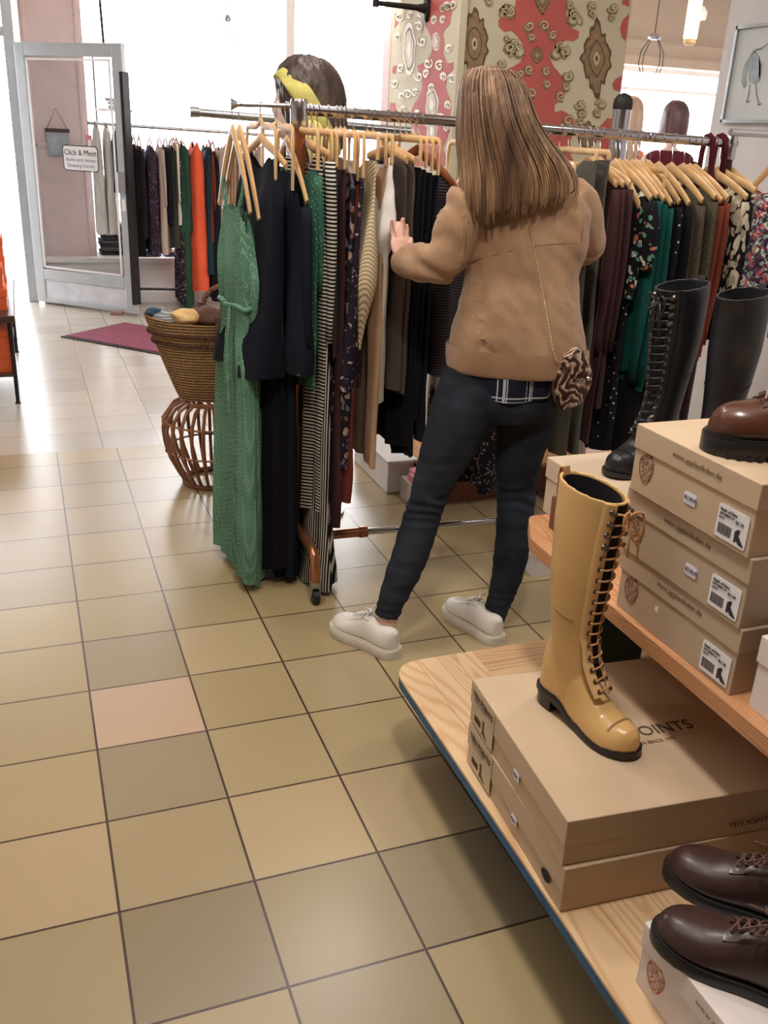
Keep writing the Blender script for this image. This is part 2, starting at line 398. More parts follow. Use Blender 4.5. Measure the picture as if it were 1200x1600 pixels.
def text_mesh(s, size, origin, xdir, ydir, mat, parent, name='printed_text', align='LEFT', thick=.0004, local=False, thin=0):
    cu = bpy.data.curves.new(name, 'FONT'); cu.body = s; cu.size = size; cu.extrude = thick; cu.align_x = align; cu.resolution_u = 3; cu.offset = -thin
    tmp = bpy.data.objects.new(name, cu); C.objects.link(tmp)
    dg = bpy.context.evaluated_depsgraph_get()
    me = bpy.data.meshes.new_from_object(tmp.evaluated_get(dg)); bpy.data.objects.remove(tmp)
    xd = Vector(xdir).normalized(); yd = Vector(ydir); yd = (yd-xd*yd.dot(xd)).normalized(); zd = xd.cross(yd)
    o0 = Vector(origin) - (Vector((0,0,0)) if local else wloc(parent))
    for v in me.vertices: v.co = o0 + xd*v.co.x + yd*v.co.y + zd*(v.co.z+thick*1.5)
    me.materials.clear(); me.materials.append(mat); me.update()
    o = bpy.data.objects.new(name, me); C.objects.link(o)
    if parent is not None: o.parent = parent
    return o
def rrect(w, h, r, n=4):
    pts = []
    for cx, cy, a0 in ((w-r,h-r,0),(r,h-r,90),(r,r,180),(w-r,r,270)):
        for k in range(n+1):
            a = R(a0+90*k/n); pts.append((cx+r*math.cos(a), cy+r*math.sin(a)))
    return pts
# sticker on the inside of the pane
sg = thing('door_sign', 'white rounded Click & Meet notice stuck on the glass door pane', 'sign', (0,0,0))
dn = Vector((dd.y, -dd.x, 0)).normalized()*1.0
if dn.y > 0: dn = -dn
ux_ = dd.normalized()
def dpt(u, z, off=.006): return hinge + ux_*u + dn*off + Vector((0,0,z))
# locate on the door plane from its place between the stiles
def on_door(px, py):
    d = ray(px, py); n = dn; t = (hinge-EYE).dot(n)/d.dot(n); p = EYE+d*t
    return (p-hinge).dot(ux_), p.z
ua, za = on_door(101, 266); ub, zb = on_door(153, 229)
wS, hS = ub-ua, zb-za
MB().prism([dpt(ua+x, za+z, .005) for x, z in rrect(wS, hS, .03)], dn*.001).build('border', M['ink'], sg, smooth=False)
MB().prism([dpt(ua+.008+x, za+.008+z, .006) for x, z in rrect(wS-.016, hS-.016, .024)], dn*.001).build('paper', M['paper'], sg, smooth=False)
text_mesh('Click & Meet', .062*wS/.36, dpt(ua+wS/2, za+hS*.62, .0075), ux_, (0,0,1), M['ink'], sg, align='CENTER')
text_mesh('Buche jetzt deinen', .040*wS/.36, dpt(ua+wS/2, za+hS*.38, .0075), ux_, (0,0,1), plain('grey_ink', srgb(150,150,158)), sg, align='CENTER')
text_mesh('Shopping-Termin', .040*wS/.36, dpt(ua+wS/2, za+hS*.16, .0075), ux_, (0,0,1), plain('grey_ink', srgb(150,150,158)), sg, align='CENTER')

# hanging notice on the pink column, red vertical notice
nt = thing('hanging_sign', 'faded grey-blue notice hanging on a cord from the pink column', 'sign', (.36,8.97,1.42))
MB().box((.26,8.965,1.43),(.46,8.98,1.46)).build('wooden_bar', M['darkwood'], nt, smooth=False)
MB().box((.27,8.972,1.24),(.45,8.978,1.43)).build('board', plain('faded_print', srgb(168,176,184), .7, 0, .25, 14), nt, smooth=False)
MB().tube([(.28,8.975,1.46),(.36,8.972,1.62),(.44,8.975,1.46)], .003, 5).build('cord', M['darkwood'], nt)
rs = tagged(MB().box((.595,8.975,1.16),(.64,8.985,1.42)), 'notice', plain('red_notice', srgb(214,130,134), .6), 'small narrow red and white notice at the edge of the pink column', 'sign', smooth=False)
MB().box((.603,8.970,1.32),(.632,8.975,1.38)).box((.603,8.970,1.2),(.632,8.975,1.26)).build('white_print', M['white'], rs, smooth=False)

# door mat
mA, mB_, mD = Vector((.199,7.414,0)), Vector((.722,7.903,0)), Vector((.805,6.746,0))
e1 = (mB_-mA); e2 = (mD-mA)*1.45
mat_ = thing('door_mat', 'burgundy rectangular door mat lying diagonally inside the glass door', 'mat', mA+(e1+e2)/2)
MB().prism([mA, mA+e1, mA+e1+e2, mA+e2], (0,0,.008)).build('rubber_edge', M['blackrub'], mat_, smooth=False)
k1, k2 = e1.normalized()*.03, e2.normalized()*.03
MB().prism([mA+k1+k2+Vector((0,0,.008)), mA+e1-k1+k2+Vector((0,0,.008)), mA+e1+e2-k1-k2+Vector((0,0,.008)), mA+e2+k1-k2+Vector((0,0,.008))], (0,0,.005)).build('pile', plain('burgundy_pile', srgb(128,56,78), .95, 0, .18, 12, bump=.5, bscale=400), mat_, smooth=False)

# wallpapered pillar
PX0, PX1, PY0, PY1 = 1.813, 2.64, 4.0, 4.93
M['paperbase'] = plain('cream_wallpaper', srgb(206,196,168), .6, 0, .04, 3)
M['paperside'] = M['paperbase']
M['wred'] = plain('wallpaper_red', srgb(190,92,84), .6, 0, .06, 5)
M['wgold'] = plain('wallpaper_gold_brown', srgb(146,122,90), .4, .25, .22, 40)
M['wlight'] = plain('wallpaper_highlight', srgb(204,188,152), .4, .1, .08, 20)
M['wdark'] = plain('wallpaper_outline', srgb(98,74,52), .5, 0, .1, 20)
pil = struct(MB().box((PX0,PY0,0),(PX1,PY1,3.0)).build('wall_pillar', M['paperbase'], smooth=False))
pe = MB().box((PX0-.004,PY1-.10,0),(PX0,PY1,3.0)); pe.build('painted_edge', M['pink'], pil, smooth=False)
MB().box((PX0-.012,PY0-.012,0),(PX0+.02,PY0+.02,3.0)).build('corner_bead', M['paperbase'], pil, smooth=False)
ox_, oy_, sc_ = 590, 0, 410/1200
def FP(u, v, off): p = at(ox_+u*sc_, oy_+v*sc_, Y=PY0); return Vector((p.x, PY0-off, p.z))
def LP(u, v, off): p = at(ox_+u*sc_, oy_+v*sc_, X=PX0); return Vector((PX0-off, p.y, p.z))
def poly(fn, pts, mb, off, mi): mb.prism([fn(u, v, off) for u, v in pts], (fn(0,0,off-.0006)-fn(0,0,off)), mi)
def ribbon(mb, pts, wid, off_vec, mi=0):
    """flat printed stroke through 3d points"""
    pts = [Vector(p) for p in pts]; n = Vector(off_vec).normalized(); L_, R_ = [], []
    for i, p in enumerate(pts):
        t_ = (pts[min(i+1,len(pts)-1)]-pts[max(i-1,0)]).normalized(); s_ = t_.cross(n)
        k = wid*(.5+.5*math.sin(PI*min(max((i+.6)/(len(pts)+.2), 0), 1)))
        L_.append(p+s_*k/2); R_.append(p-s_*k/2)
    base = len(mb.v); mb.v += [tuple(p) for p in L_+R_]; m_ = len(pts)
    for i in range(m_-1): mb.f.append((base+i, base+i+1, base+m_+i+1, base+m_+i)); mb.m.append(mi)
wp = MB()
red = [(636,-40),(628,30),(604,70),(598,92),(572,78),(552,92),(552,120),(580,146),(612,140),(640,168),(664,205),(668,245),(652,285),(618,305),(590,318),(600,360),(640,420),(690,500),(722,560),(745,600),(770,640),(760,700),(740,760),(760,840),(800,880),(860,880),(885,820),(905,760),(880,700),(880,645),(905,595),(900,560),(872,520),(842,505),(810,512),(808,482),(832,462),(858,430),(862,380),(832,335),(802,300),(786,258),(800,218),(835,198),(862,184),(892,190),(918,172),(920,142),(895,132),(868,110),(862,60),(872,-40)]
poly(FP, red, wp, .0012, 0)
for pts in ([(1150,60),(1118,95),(1108,130),(1116,170),(1135,190)], [(1122,345),(1088,360),(1072,385),(1078,410),(1108,420)], [(1092,545),(1050,540),(1015,580),(1010,640),(1030,720),(1075,760)], [(1152,-20),(1120,-5),(1118,20),(1150,32)]):
    poly(FP, pts, wp, .0012, 0)
# medallions: ragged ovals with layered tones
def medal(fn, mb, cx, cy, rx, ry, diam, off, seed):
    rnd = random.Random(seed); n = 60
    for layer, (kx, mi) in enumerate(((1.0, 3), (.86, 1), (.55, 3), (.48, 1), (.20, 2), (.10, 3))):
        pts = []
        for i in range(n):
            a = 2*PI*i/n; sx, sy = math.sin(a), -math.cos(a)
            p_ = 1.35 if diam else 1.9
            rr = 1/((abs(sx)**p_+abs(sy)**p_)**(1/p_))
            wob = (1+.07*math.sin(11*a)+.05*math.cos(17*a+1)) if layer < 2 else 1
            tip = 1+.18*max(0, abs(sy)-.93)/.07 if layer < 2 else 1
            pts.append((cx+rx*kx*rr*sx*wob, cy+ry*kx*rr*sy*wob*tip))
        poly(fn, pts, mb, off+.0005*layer, mi)
medal(FP, wp, 442, 200, 62, 140, False, .0014, 1)
medal(FP, wp, 1000, 268, 70, 160, True, .0014, 2)
medal(FP, wp, 752, 0, 36, 60, True, .0018, 3)
medal(FP, wp, 728, 252, 28, 34, False, .0018, 4)
medal(FP, wp, 960, 620, 48, 56, False, .0018, 5)
medal(FP, wp, 395, 440, 36, 70, False, .0018, 6)
def spiral(fn, mb, cx, cy, r, turns, a0, sgn, wid, off, mi, nrm):
    pts = []
    for i in range(22):
        k = i/21; a = a0+sgn*turns*2*PI*k; rr = r*(1-k*.82)
        pts.append(fn(cx+rr*math.cos(a), cy+rr*math.sin(a), off))
    ribbon(mb, pts, wid, nrm, mi)
NF = (0,-1,0); NL = (-1,0,0)
for mi_, side in ((0, 1),):
    for (cx, cy, r, s_) in [(597,60,34,1),(585,40,22,-1),(640,240,34,1),(600,225,26,-1),(625,200,20,1),(690,120,22,-1),(760,120,22,1),(700,175,16,1),(800,165,18,-1),(820,250,32,-1),(850,235,24,1),(830,215,18,-1),(895,95,32,-1),(895,60,20,1),(880,30,18,-1),(865,350,24,1),(862,400,18,-1),(835,440,20,1),(925,480,22,-1),(930,520,18,1),(1020,480,22,1),(1005,520,18,-1),(925,560,16,1),(980,30,20,1),(975,65,14,-1),(1075,40,22,-1),(1070,80,14,1),(690,320,20,1),(650,335,16,-1),(770,330,18,-1),(770,390,16,1),(700,430,22,1),(565,292,18,1),(505,10,16,1),(870,555,26,-1),(900,590,20,1),(640,380,16,1),(590,180,14,-1)]:
        spiral(FP, wp, cx, cy, r*1.3, 1.4, r, s_, .011, .003, 1, NF)
        spiral(FP, wp, cx+3, cy-3, r*1.05, 1.2, r, s_, .006, .0036, 2, NF)
        for q in range(3):
            a = r+q*2.1; poly(FP, [(cx+r*.9*math.cos(a+da)*k, cy+r*.9*math.sin(a+da)*k) for da, k in ((-.12,1),(0,1.45),(.12,1),(0,.8))], wp, .003, 1)
# left face: the same paper, seen at a slant
redl = [(246,-40),(242,50),(216,90),(222,120),(246,170),(250,225),(240,258),(216,285),(182,300),(188,330),(206,360),(204,410),(184,450),(160,490),(150,530),(170,600),(200,680),(160,760),(330,760),(300,680),(330,600),(345,520),(330,450),(312,400),(320,345),(345,318),(350,285),(320,290),(300,245),(306,200),(300,150),(332,108),(340,55),(362,-40)]
poly(LP, redl, wp, .0012, 0)
for pts in ([(98,60),(80,60),(78,130),(96,100)], [(90,300),(72,300),(66,330),(80,340)], [(80,470),(60,470),(52,520),(90,520)]): poly(LP, pts, wp, .0012, 0)
for (cx, cy, rx, ry) in ((146,225,24,105),(268,190,15,36),(250,480,24,70),(250,600,20,60)):
    for layer, (k, mi) in enumerate(((1.15, 2), (.95, 3), (.8, 1), (.35, 2))):
        poly(LP, [(cx+rx*k*math.sin(2*PI*i/30)*(1+.12*math.sin(6*2*PI*i/30)), cy-ry*k*math.cos(2*PI*i/30)) for i in range(30)], wp, .0016+.0005*layer, mi)
for (cx, cy, r, s_) in [(100,75,18,1),(90,170,14,-1),(110,310,14,1),(80,380,16,-1),(190,120,16,1),(205,190,16,-1),(232,290,18,1),(285,300,18,-1),(262,90,14,1),(300,90,12,-1),(225,335,14,1),(300,350,14,-1),(140,430,16,1),(110,440,14,-1),(320,30,16,1),(300,40,12,-1),(190,350,16,-1),(175,420,14,1),(330,220,14,1),(320,480,14,-1),(345,20,16,-1),(250,400,14,1),(340,360,16,1),(200,60,14,1),(150,70,12,-1),(120,500,14,1),(180,520,14,-1),(290,540,16,1),(220,560,14,-1),(320,580,14,1)]:
    spiral(LP, wp, cx, cy, r*1.25, 1.3, r, s_, .014, .003, 2, NL)
    spiral(LP, wp, cx+2, cy+2, r*.7, 1.1, r, s_, .005, .0034, 3, NL)
wp.build('wallpaper_pattern', [M['wred'], M['wgold'], M['wlight'], M['wdark']], pil, smooth=False)
# coat hook on the pillar's left face
hp = LP(232, 40, .0)
hk = thing('wall_hook', 'black iron rod hook fixed to the left side of the patterned pillar', 'hook', hp)
MB().loft([[hp+Vector((-x_, .03*math.cos(a)*s_, .055*math.sin(a)*s_)) for a in [2*PI*k/20 for k in range(20)]] for x_, s_ in ((0,1),(.012,1),(.018,.8))]).build('back_plate', M['iron'], hk)
hq = hp + Vector((-.26,-.02,.0))
MB().tube([hp+Vector((-.015,0,0)), hp+Vector((-.06,0,0)), hq], [.022,.013,.010], 10).tube([hq+Vector((0,0,-.016)), hq+Vector((0,0,.016))], .014, 10).build('rod', M['iron'], hk)
# low plinths round the pillar
pl = struct(MB().box((1.62,3.55,0),(2.7,3.98,.14)).build('baseboard_pillar', M['brownboard'], smooth=False, bevel=.004))
MB().box((1.60,3.53,.14),(2.72,3.99,.16)).build('ledge', M['pinedark'], pl, smooth=False)
cr = thing('storage_crate', 'white low wooden crate on the floor under the hanging clothes', 'crate', (1.5,3.75,0))
MB().box((1.47,3.72,0),(1.60,4.2,.15)).build('crate_body', M['white'], cr, smooth=False, bevel=.004)
MB().box((1.46,3.70,.15),(1.61,4.21,.165)).build('crate_lid', M['wallwhite'], cr, smooth=False, bevel=.004)
cr = thing('storage_box', 'pale grey box with pink papers on the floor beside white crate', 'box', (1.62,3.6,0))
MB().box((1.52,3.5,0),(1.60,3.68,.10)).build('box_body', plain('grey_box', srgb(196,186,178), .6), cr, smooth=False, bevel=.003)
MB().obox((1.56,3.58,.125),(.03,.01,0),(0,.05,0),(.004,0,.03)).obox((1.545,3.55,.12),(.02,-.01,.01),(0,.03,0),(0,.004,.028)).build('paper_scraps', plain('pink_paper', srgb(214,134,142), .7), cr, smooth=False)

# framed picture on the right wall
pa, pb_ = at(1155,42,X=3.299), at(1135,192,X=3.299)
PYl, PZt, PZb = (pa.y+pb_.y)/2, pa.z, pb_.z
pf = thing('framed_picture', 'framed pale fashion sketch on the white right wall', 'picture', (3.3,PYl-.4,PZb))
PYr = PYl-.62
mb = MB(); fw = .014
for a, b in (((PYr,PZb),(PYl,PZb+fw)),((PYr,PZt-fw),(PYl,PZt)),((PYr,PZb),(PYr+fw,PZt)),((PYl-fw,PZb),(PYl,PZt))): mb.box((3.27,a[0],a[1]),(3.298,b[0],b[1]))
mb.build('picture_frame', M['steel'], pf, smooth=False)
MB().box((3.285,PYr+fw,PZb+fw),(3.297,PYl-fw,PZt-fw)).build('sheet', plain('pale_print', srgb(214,220,224), .25, 0, .05, 5), pf, smooth=False)
sk = MB()
def PP(px, py): p = at(px, py, X=3.284); return Vector((3.284, p.y, p.z))
for k, pts in enumerate(([(1172,85),(1180,80),(1186,88),(1189,100),(1188,126),(1180,132),(1170,128),(1170,108)], [(1170,90),(1164,100),(1160,112),(1158,126),(1162,138),(1166,134),(1165,118),(1169,108)], [(1186,88),(1191,100),(1189,118),(1186,124)])):
    sk.prism([PP(*q) for q in pts], (-.0008,0,0), 0)
for pts in ([(1176,82),(1182,78),(1190,76),(1200,68)], [(1172,132),(1170,148),(1166,160)], [(1181,132),(1182,148),(1186,164)], [(1176,86),(1178,80),(1182,84)], [(1166,160),(1172,158)], [(1184,164),(1190,162)]):
    ribbon(sk, [PP(*q)+Vector((-.001,0,0)) for q in pts], .008, (-1,0,0), 1)
sk.build('sketch_print', [plain('grey_wash', srgb(160,170,178), .6, 0, .25, 20), plain('dark_wash', srgb(120,128,136), .6)], pf, smooth=False)

# pendant lamp in the far room and wire lamps in the windows
lp = at(1083,28,Y=6.4)
la = thing('pendant_lamp', 'glowing cream cylinder lamp below the beige ceiling', 'lamp', lp)
MB().lathe([(.045,-.14),(.05,-.13),(.05,.12),(.045,.14)], lp, 20).build('lamp_shade', M['glow'], la)
MB().lathe([(.03,-.18),(.045,-.165),(.045,-.14)], lp, 20).build('lamp_base', plain('lamp_tan', srgb(206,168,120), .5), la)
MB().tube([lp+Vector((0,0,.14)), Vector((lp.x,lp.y,3.0))], .006, 6).build('cord', M['white'], la)
sp_ = at(1092,30,Y=7.0)
la = thing('spot_lamp', 'small bright round spotlight beside the cylinder lamp', 'lamp', sp_)
MB().lathe([(.03,0),(.055,.0),(.06,.05),(.03,.09)], sp_, 18).build('lamp_housing', M['white'], la)
MB().lathe([(.0,-.004),(.05,-.004),(.05,0)], sp_, 18, caps=False).build('bulb', M['glow'], la)
MB().tube([sp_+Vector((0,0,.09)), Vector((sp_.x,sp_.y,3.0))], .01, 6).build('stem', M['white'], la)
def wire_lamp(px, py, Y, k, label, zt):
    p = at(px, py, Y=Y); o = thing('wire_lamp', label, 'lamp', p)
    MB().tube([p+Vector((0,0,0)), Vector((p.x,p.y,zt))], .004, 5).build('cord', M['iron'], o)
    MB().lathe([(.05*k,0),(.06*k,.02),(.03*k,.05)], p, 14).build('lamp_cap', M['steel'], o)
    for a in (0, PI/2, PI, 3*PI/2):
        c_, s_ = math.cos(a), math.sin(a)
        MB().tube([p+Vector((.05*k*c_,.05*k*s_,.0)), p+Vector((.12*k*c_,.12*k*s_,-.1*k)), p+Vector((.13*k*c_,.13*k*s_,-.2*k)), p+Vector((.07*k*c_,.07*k*s_,-.33*k))], .004, 5).build('wire', M['iron'], o)
wire_lamp(1022, 62, 7.8, 1.0, 'wire cage lamp hanging in the right window', 2.30 if False else 3.0)
wire_lamp(356, 34, 8.6, .5, 'small wire lamp hanging high in the left window', 3.0)
# rope garland and hanging shelf seen through the door pane
g = thing('hanging_shelf', 'white hanging display shelf with folded goods seen through the door glass', 'shelf', (.9,9.25,.4))
def gp(px, py, Y=9.3): return at(px, py, Y=Y)
a0, a1 = gp(143,62), gp(178,62); b0, b1 = gp(143,420), gp(178,420)
xL, xR = a0.x, a1.x
MB().tube([(xL,9.3,.4),(xL,9.3,2.12)], .008, 6).tube([(xR,9.3,.4),(xR,9.3,2.12)], .008, 6).tube([(xL,9.3,2.12),(xR,9.3,2.12)], .008, 6).tube([(xL+.1,9.3,2.12),(xL+.09,9.3,2.5),(xL+.1,9.3,3.0)], .012, 6).build('shelf_frame', M['iron'], g)
for z in (1.62, 1.13, .62): MB().box((xL-.02,9.2,z),(xR+.12,9.5,z+.02)).build('shelf_board', M['white'], g, smooth=False)
def folded(name, label, x, y, z, w_, d_, n, mats_, cat='clothes stack'):
    o = thing(name, label, cat, (x,y,z)); zz = z; rnd = random.Random(hash(label) % 1000 if False else len(label)*7+n)
    for k in range(n):
        h_ = .028+rnd.random()*.012; dx = rnd.uniform(-.015,.015)
        MB().box((x-w_/2+dx,y-d_/2,zz),(x+w_/2+dx,y+d_/2,zz+h_)).build('folded_garment', mats_[k % len(mats_)], o, bevel=.011, sub=1, angle=180); zz += h_
    return o
M['c_grey'] = cloth('grey_cloth', srgb(96,98,102)); M['c_dgrey'] = cloth('dark_grey_cloth', srgb(58,60,66)); M['c_blue'] = cloth('blue_knit', srgb(70,88,120)); M['c_green'] = cloth('green_knit', srgb(72,106,92))
folded('clothes_stack', 'tall stack of folded dark grey jeans behind the door glass', .83, 9.2, .40, .34, .3, 8, [M['c_dgrey'], M['c_grey']])
folded('clothes_stack', 'low pile of folded green and blue knitwear on the window bench', 1.02, 9.05, .40, .30, .22, 2, [M['c_green'], M['c_blue']])
folded('clothes_stack', 'low pile of folded blue and white knitwear at the right on the window bench', 1.32, 9.05, .40, .24, .22, 2, [M['c_blue'], M['white']])
folded('clothes_stack', 'brown folded blankets on the window bench behind the knitwear', 1.28, 9.4, .40, .5, .25, 4, [cloth('brownish', srgb(92,74,72)), M['c_dgrey']])
folded('basket_stack', 'pair of grey cylindrical tins on the top hanging shelf', .86, 9.3, 1.64, .12, .12, 3, [M['steel']], 'tin')
tagged(MB().box((1.0,9.28,1.15),(1.12,9.34,1.32)), 'picture_card', plain('blue_card', srgb(70,72,130), .5, 0, .4, 40), 'small dark blue card standing on the hanging shelf', 'card', smooth=False)

# chrome post with black cap behind the rail
pp = at(975,150,Y=3.47); zc = pp.z
po = thing('display_post', 'chrome display post with a rounded black cap behind the rail', 'post', (pp.x,3.47,0))
MB().lathe([(.036,.02),(.036,zc-.03)], (pp.x,3.47,0), 24).build('tube', M['chrome'], po)
MB().lathe([(.16,0),(.16,.012),(.05,.02)], (pp.x,3.47,0), 24).build('foot_plate', M['steel'], po)
MB().lathe([(.038,zc-.05),(.039,zc-.03),(.036,zc-.012),(.024,zc+.004),(.004,zc+.012)], (pp.x,3.47,0), 24).build('cap', M['blackrub'], po)

# table with orange boxes at the left edge
TZ, TXr, TYf, TYb = .80, -.075, 4.95, 5.9
zt = .52
tt = thing('display_table', 'dark wooden display table with thin iron legs at the left edge', 'table', (-.5,5.6,0))
TY0_, TY1_ = 5.55, 7.0
ztop = .515
MB().box((-1.1,TY0_,ztop-.04),(-.085,TY1_,ztop)).build('tabletop', M['darkwood'], tt, smooth=False, bevel=.004)
MB().box((-1.05,TY0_+.04,.16),(-.12,TY1_-.04,.18)).build('lower_shelf', M['darkwood'], tt, smooth=False)
for x, y in ((-.115,TY0_+.05),(-.115,TY1_-.05),(-1.05,TY0_+.05),(-1.05,TY1_-.05)):
    MB().tube([(x,y,0),(x,y,.012),(x,y,ztop-.04)], [.018,.011,.014], 8).build('leg', M['iron'], tt)
orm = M['orangebox']
def obox(x0, y0, z0, w_, d_, h_, label):
    o = thing('shoe_box', label, 'shoe box', (x0+w_/2,y0+d_/2,z0), 'orange shoe boxes on the dark table')
    MB().box((x0,y0,z0),(x0+w_,y0+d_,z0+h_*.72)).build('box_body', orm, o, smooth=False, bevel=.002)
    MB().box((x0-.004,y0-.004,z0+h_*.62),(x0+w_+.004,y0+d_+.004,z0+h_)).build('lid', orm, o, smooth=False, bevel=.002)
    MB().box((x0+w_,y0+.02,z0+.01),(x0+w_+.0045,y0+d_*.45,z0+h_*.58)).build('label_sticker', M['paper'], o, smooth=False)
X0 = -.43
obox(X0-.02, 5.72, ztop, .33, .22, .12, 'orange shoe box on the dark table, bottom of the front stack')
obox(X0-.03, 5.73, ztop+.12, .33, .22, .12, 'orange shoe box on the dark table, middle of the front stack')
obox(X0, 6.02, ztop, .31, .22, .13, 'orange shoe box on the dark table, bottom of the rear stack')
obox(X0, 6.02, ztop+.13, .31, .22, .12, 'orange shoe box on the dark table, second of the rear stack')
obox(X0+.0, 6.02, ztop+.25, .31, .22, .12, 'orange shoe box on the dark table, top of the rear stack')
for k in range(2): obox(X0-.01, 5.62, .18+k*.125, .33, .24, .125, 'orange shoe box under the dark table, %s one at the front' % ('lower', 'upper')[k])

# ---------------------------------------------------------------- rattan stool and straw basket
SX, SY = .735, 4.08
M['rattan'] = plain('rattan_cane', srgb(140,92,62), .4, 0, .25, 16)
M['rattanlite'] = plain('cane_binding', srgb(166,118,80), .5, 0, .2, 30)
st = thing('rattan_stool', 'round bent rattan stool carrying the straw basket', 'stool', (SX,SY,0))
prof = [(.13,.01),(.155,.05),(.195,.13),(.217,.21),(.222,.26),(.21,.32),(.175,.37),(.12,.395)]
mb = MB()
NR = 26
for k in range(NR):
    a = 2*PI*k/NR
    mb.tube([(SX+r*math.cos(a), SY+r*math.sin(a), z) for r, z in prof], .0085, 7)
ribs = mb.build('cane_ribs', M['rattan'], st)
mb = MB()
for r, z, rad in ((.205,.165,.005),(.215,.305,.005)):
    mb.tube([(SX+r*math.cos(2*PI*k/48), SY+r*math.sin(2*PI*k/48), z) for k in range(49)], rad, 6)
    for k in range(NR):
        a = 2*PI*k/NR; c_ = Vector((SX+(r+.005)*math.cos(a), SY+(r+.005)*math.sin(a), z))
        mb.tube([c_+Vector((0,0,-.012)), c_+Vector((.006*math.cos(a),.006*math.sin(a),0)), c_+Vector((0,0,.012))], .004, 5)
mb.build('cane_binding', M['rattanlite'], st)
MB().tube([(SX+.135*math.cos(2*PI*k/40), SY+.135*math.sin(2*PI*k/40), .012) for k in range(41)], .012, 8).build('base_ring', M['rattan'], st)
mb = MB().tube([(SX+.13*math.cos(2*PI*k/40), SY+.13*math.sin(2*PI*k/40), .392) for k in range(41)], .010, 8)
for k in range(9):
    x = -.12+.03*k; y = math.sqrt(max(.128**2-x*x, .0004)); mb.tube([(SX+x,SY-y,.398),(SX+x,SY+y,.398)], .008, 6)
mb.build('seat', M['rattan'], st)

t = NT('woven_straw'); co = t.coord((1,1,1))
wv = t.n('ShaderNodeTexWave', i_Scale=24.0, i_Distortion=1.8, bands_direction='Z'); wv.inputs['Detail Scale'].default_value = 6.0; t.l(co, wv.inputs['Vector'])
ns = t.n('ShaderNodeTexNoise', i_Scale=110.0, i_Detail=3.0); t.l(co, ns.inputs['Vector'])
f_ = t.math('MULTIPLY', wv.outputs['Fac'], t.math('ADD', ns.outputs[0], .35))
t.set(t.ramp(f_, [(.05, srgb(112,80,56)), (.3, srgb(158,122,86)), (.8, srgb(192,158,116))]), .85, 0, .2); t.bump(f_, .9, .008)
M['straw'] = t.m
bk = thing('straw_basket', 'large woven straw basket full of scarves on the rattan stool', 'basket', (SX,SY,.405))
bz0, bz1 = .41, .775
rings = []
for j in range(24):
    k = j/23; z = lerp(bz0, bz1, k); r = lerp(.155, .285, k**.9); r += .004*math.sin(k*23*PI)
    rings.append([Vector((SX+.02+r*1.06*math.cos(2*PI*i/56), SY+r*.75*math.sin(2*PI*i/56), z + .01*math.cos(4*PI*i/56)*k)) for i in range(56)])
inn = []
for j in range(10):
    k = 1-j/9; z = lerp(bz0+.02, bz1, k); r = lerp(.145, .275, k**.9)
    inn.append([Vector((SX+.02+r*1.06*math.cos(2*PI*i/56), SY+r*.75*math.sin(2*PI*i/56), z + .01*math.cos(4*PI*i/56)*k)) for i in range(56)])
MB().loft(rings+inn).build('basket_body', M['straw'], bk)
mb = MB()
for zz, rr in ((.672,.2545),(.715,.2695)):
    for s_ in (0, PI):
        pts = []
        for i in range(141):
            a = 2*PI*i/140; k = i*1.4+s_
            r = rr+.004*math.cos(k); pts.append((SX+.02+r*1.06*math.cos(a), SY+r*.75*math.sin(a), zz+.006*math.sin(k)))
        mb.tube(pts, .004, 5)
mb.build('braided_band', plain('dark_braid', srgb(98,66,50), .8, 0, .2, 40), bk)
M['rope'] = plain('brown_rope', srgb(104,72,56), .9, 0, .35, 50, bump=.6, bscale=120)
for nm, (cx, cy, sy_, hh, lean) in (('front', (SX+.10, SY-.19, -1, .13, -.01)), ('rear', (SX+.10, SY+.18, 1, .12, .03))):
    mb = MB()
    for s_ in (0, 2*PI/3, 4*PI/3):
        pts = []
        for i in range(60):
            k = i/59; a = PI*k; x = cx+.10*math.cos(a); z = .775-.03+ (hh+.0)*math.sin(a)*1.0; y = cy+lean*math.sin(a)
            q = i*.75+s_; pts.append((x+.008*math.cos(q), y+.008*math.sin(q), z+.006*math.sin(q+1)))
        mb.tube(pts, .008, 6)
    for e in (-1, 1):
        mb.tube([(cx+.1*e,cy+.012*sy_,.80),(cx+.1*e,cy+.02*sy_,.74),(cx+.1*e,cy+.022*sy_,.69)], [.016,.013,.006], 7)
    mb.build('handle', M['rope'], bk)
def blob(name, label, cat, c, r, mat, seed, sc=(1,1,.6), parent=None):
    mb = MB(); n, m_ = 18, 12; rings = []
    for j in range(m_):
        th = PI*(j+.5)/m_; ring = []
        for i in range(n):
            a = 2*PI*i/n; d = Vector((math.sin(th)*math.cos(a), math.sin(th)*math.sin(a), math.cos(th)))
            k = 1+.28*noise.noise(d*1.8+Vector((seed*3.1,seed,0)))+.10*noise.noise(d*5+Vector((seed,0,2)))
            ring.append(Vector(c)+Vector((d.x*sc[0]*r*k, d.y*sc[1]*r*k, d.z*sc[2]*r*k)))
        rings.append(ring)
    o = mb.loft(rings).build(name, mat, parent, sub=1)
    return tag(o, label, cat) if parent is None else o
blob('folded_scarf', 'yellow ochre scarf rolled up at the left side of the straw basket', 'scarf', (SX-.12,SY-.09,.785), .06, cloth('ochre', srgb(222,186,130)), 1)
blob('folded_scarf', 'grey striped scarf rolled up at the left rim of the straw basket', 'scarf', (SX-.19,SY-.04,.775), .055, stripes('grey_stripe', srgb(120,124,130), srgb(176,174,172), 30), 2)
blob('folded_scarf', 'dark blue scarf at the far left rim of the basket', 'scarf', (SX-.235,SY+.0,.785), .042, cloth('petrol', srgb(52,74,92)), 3)
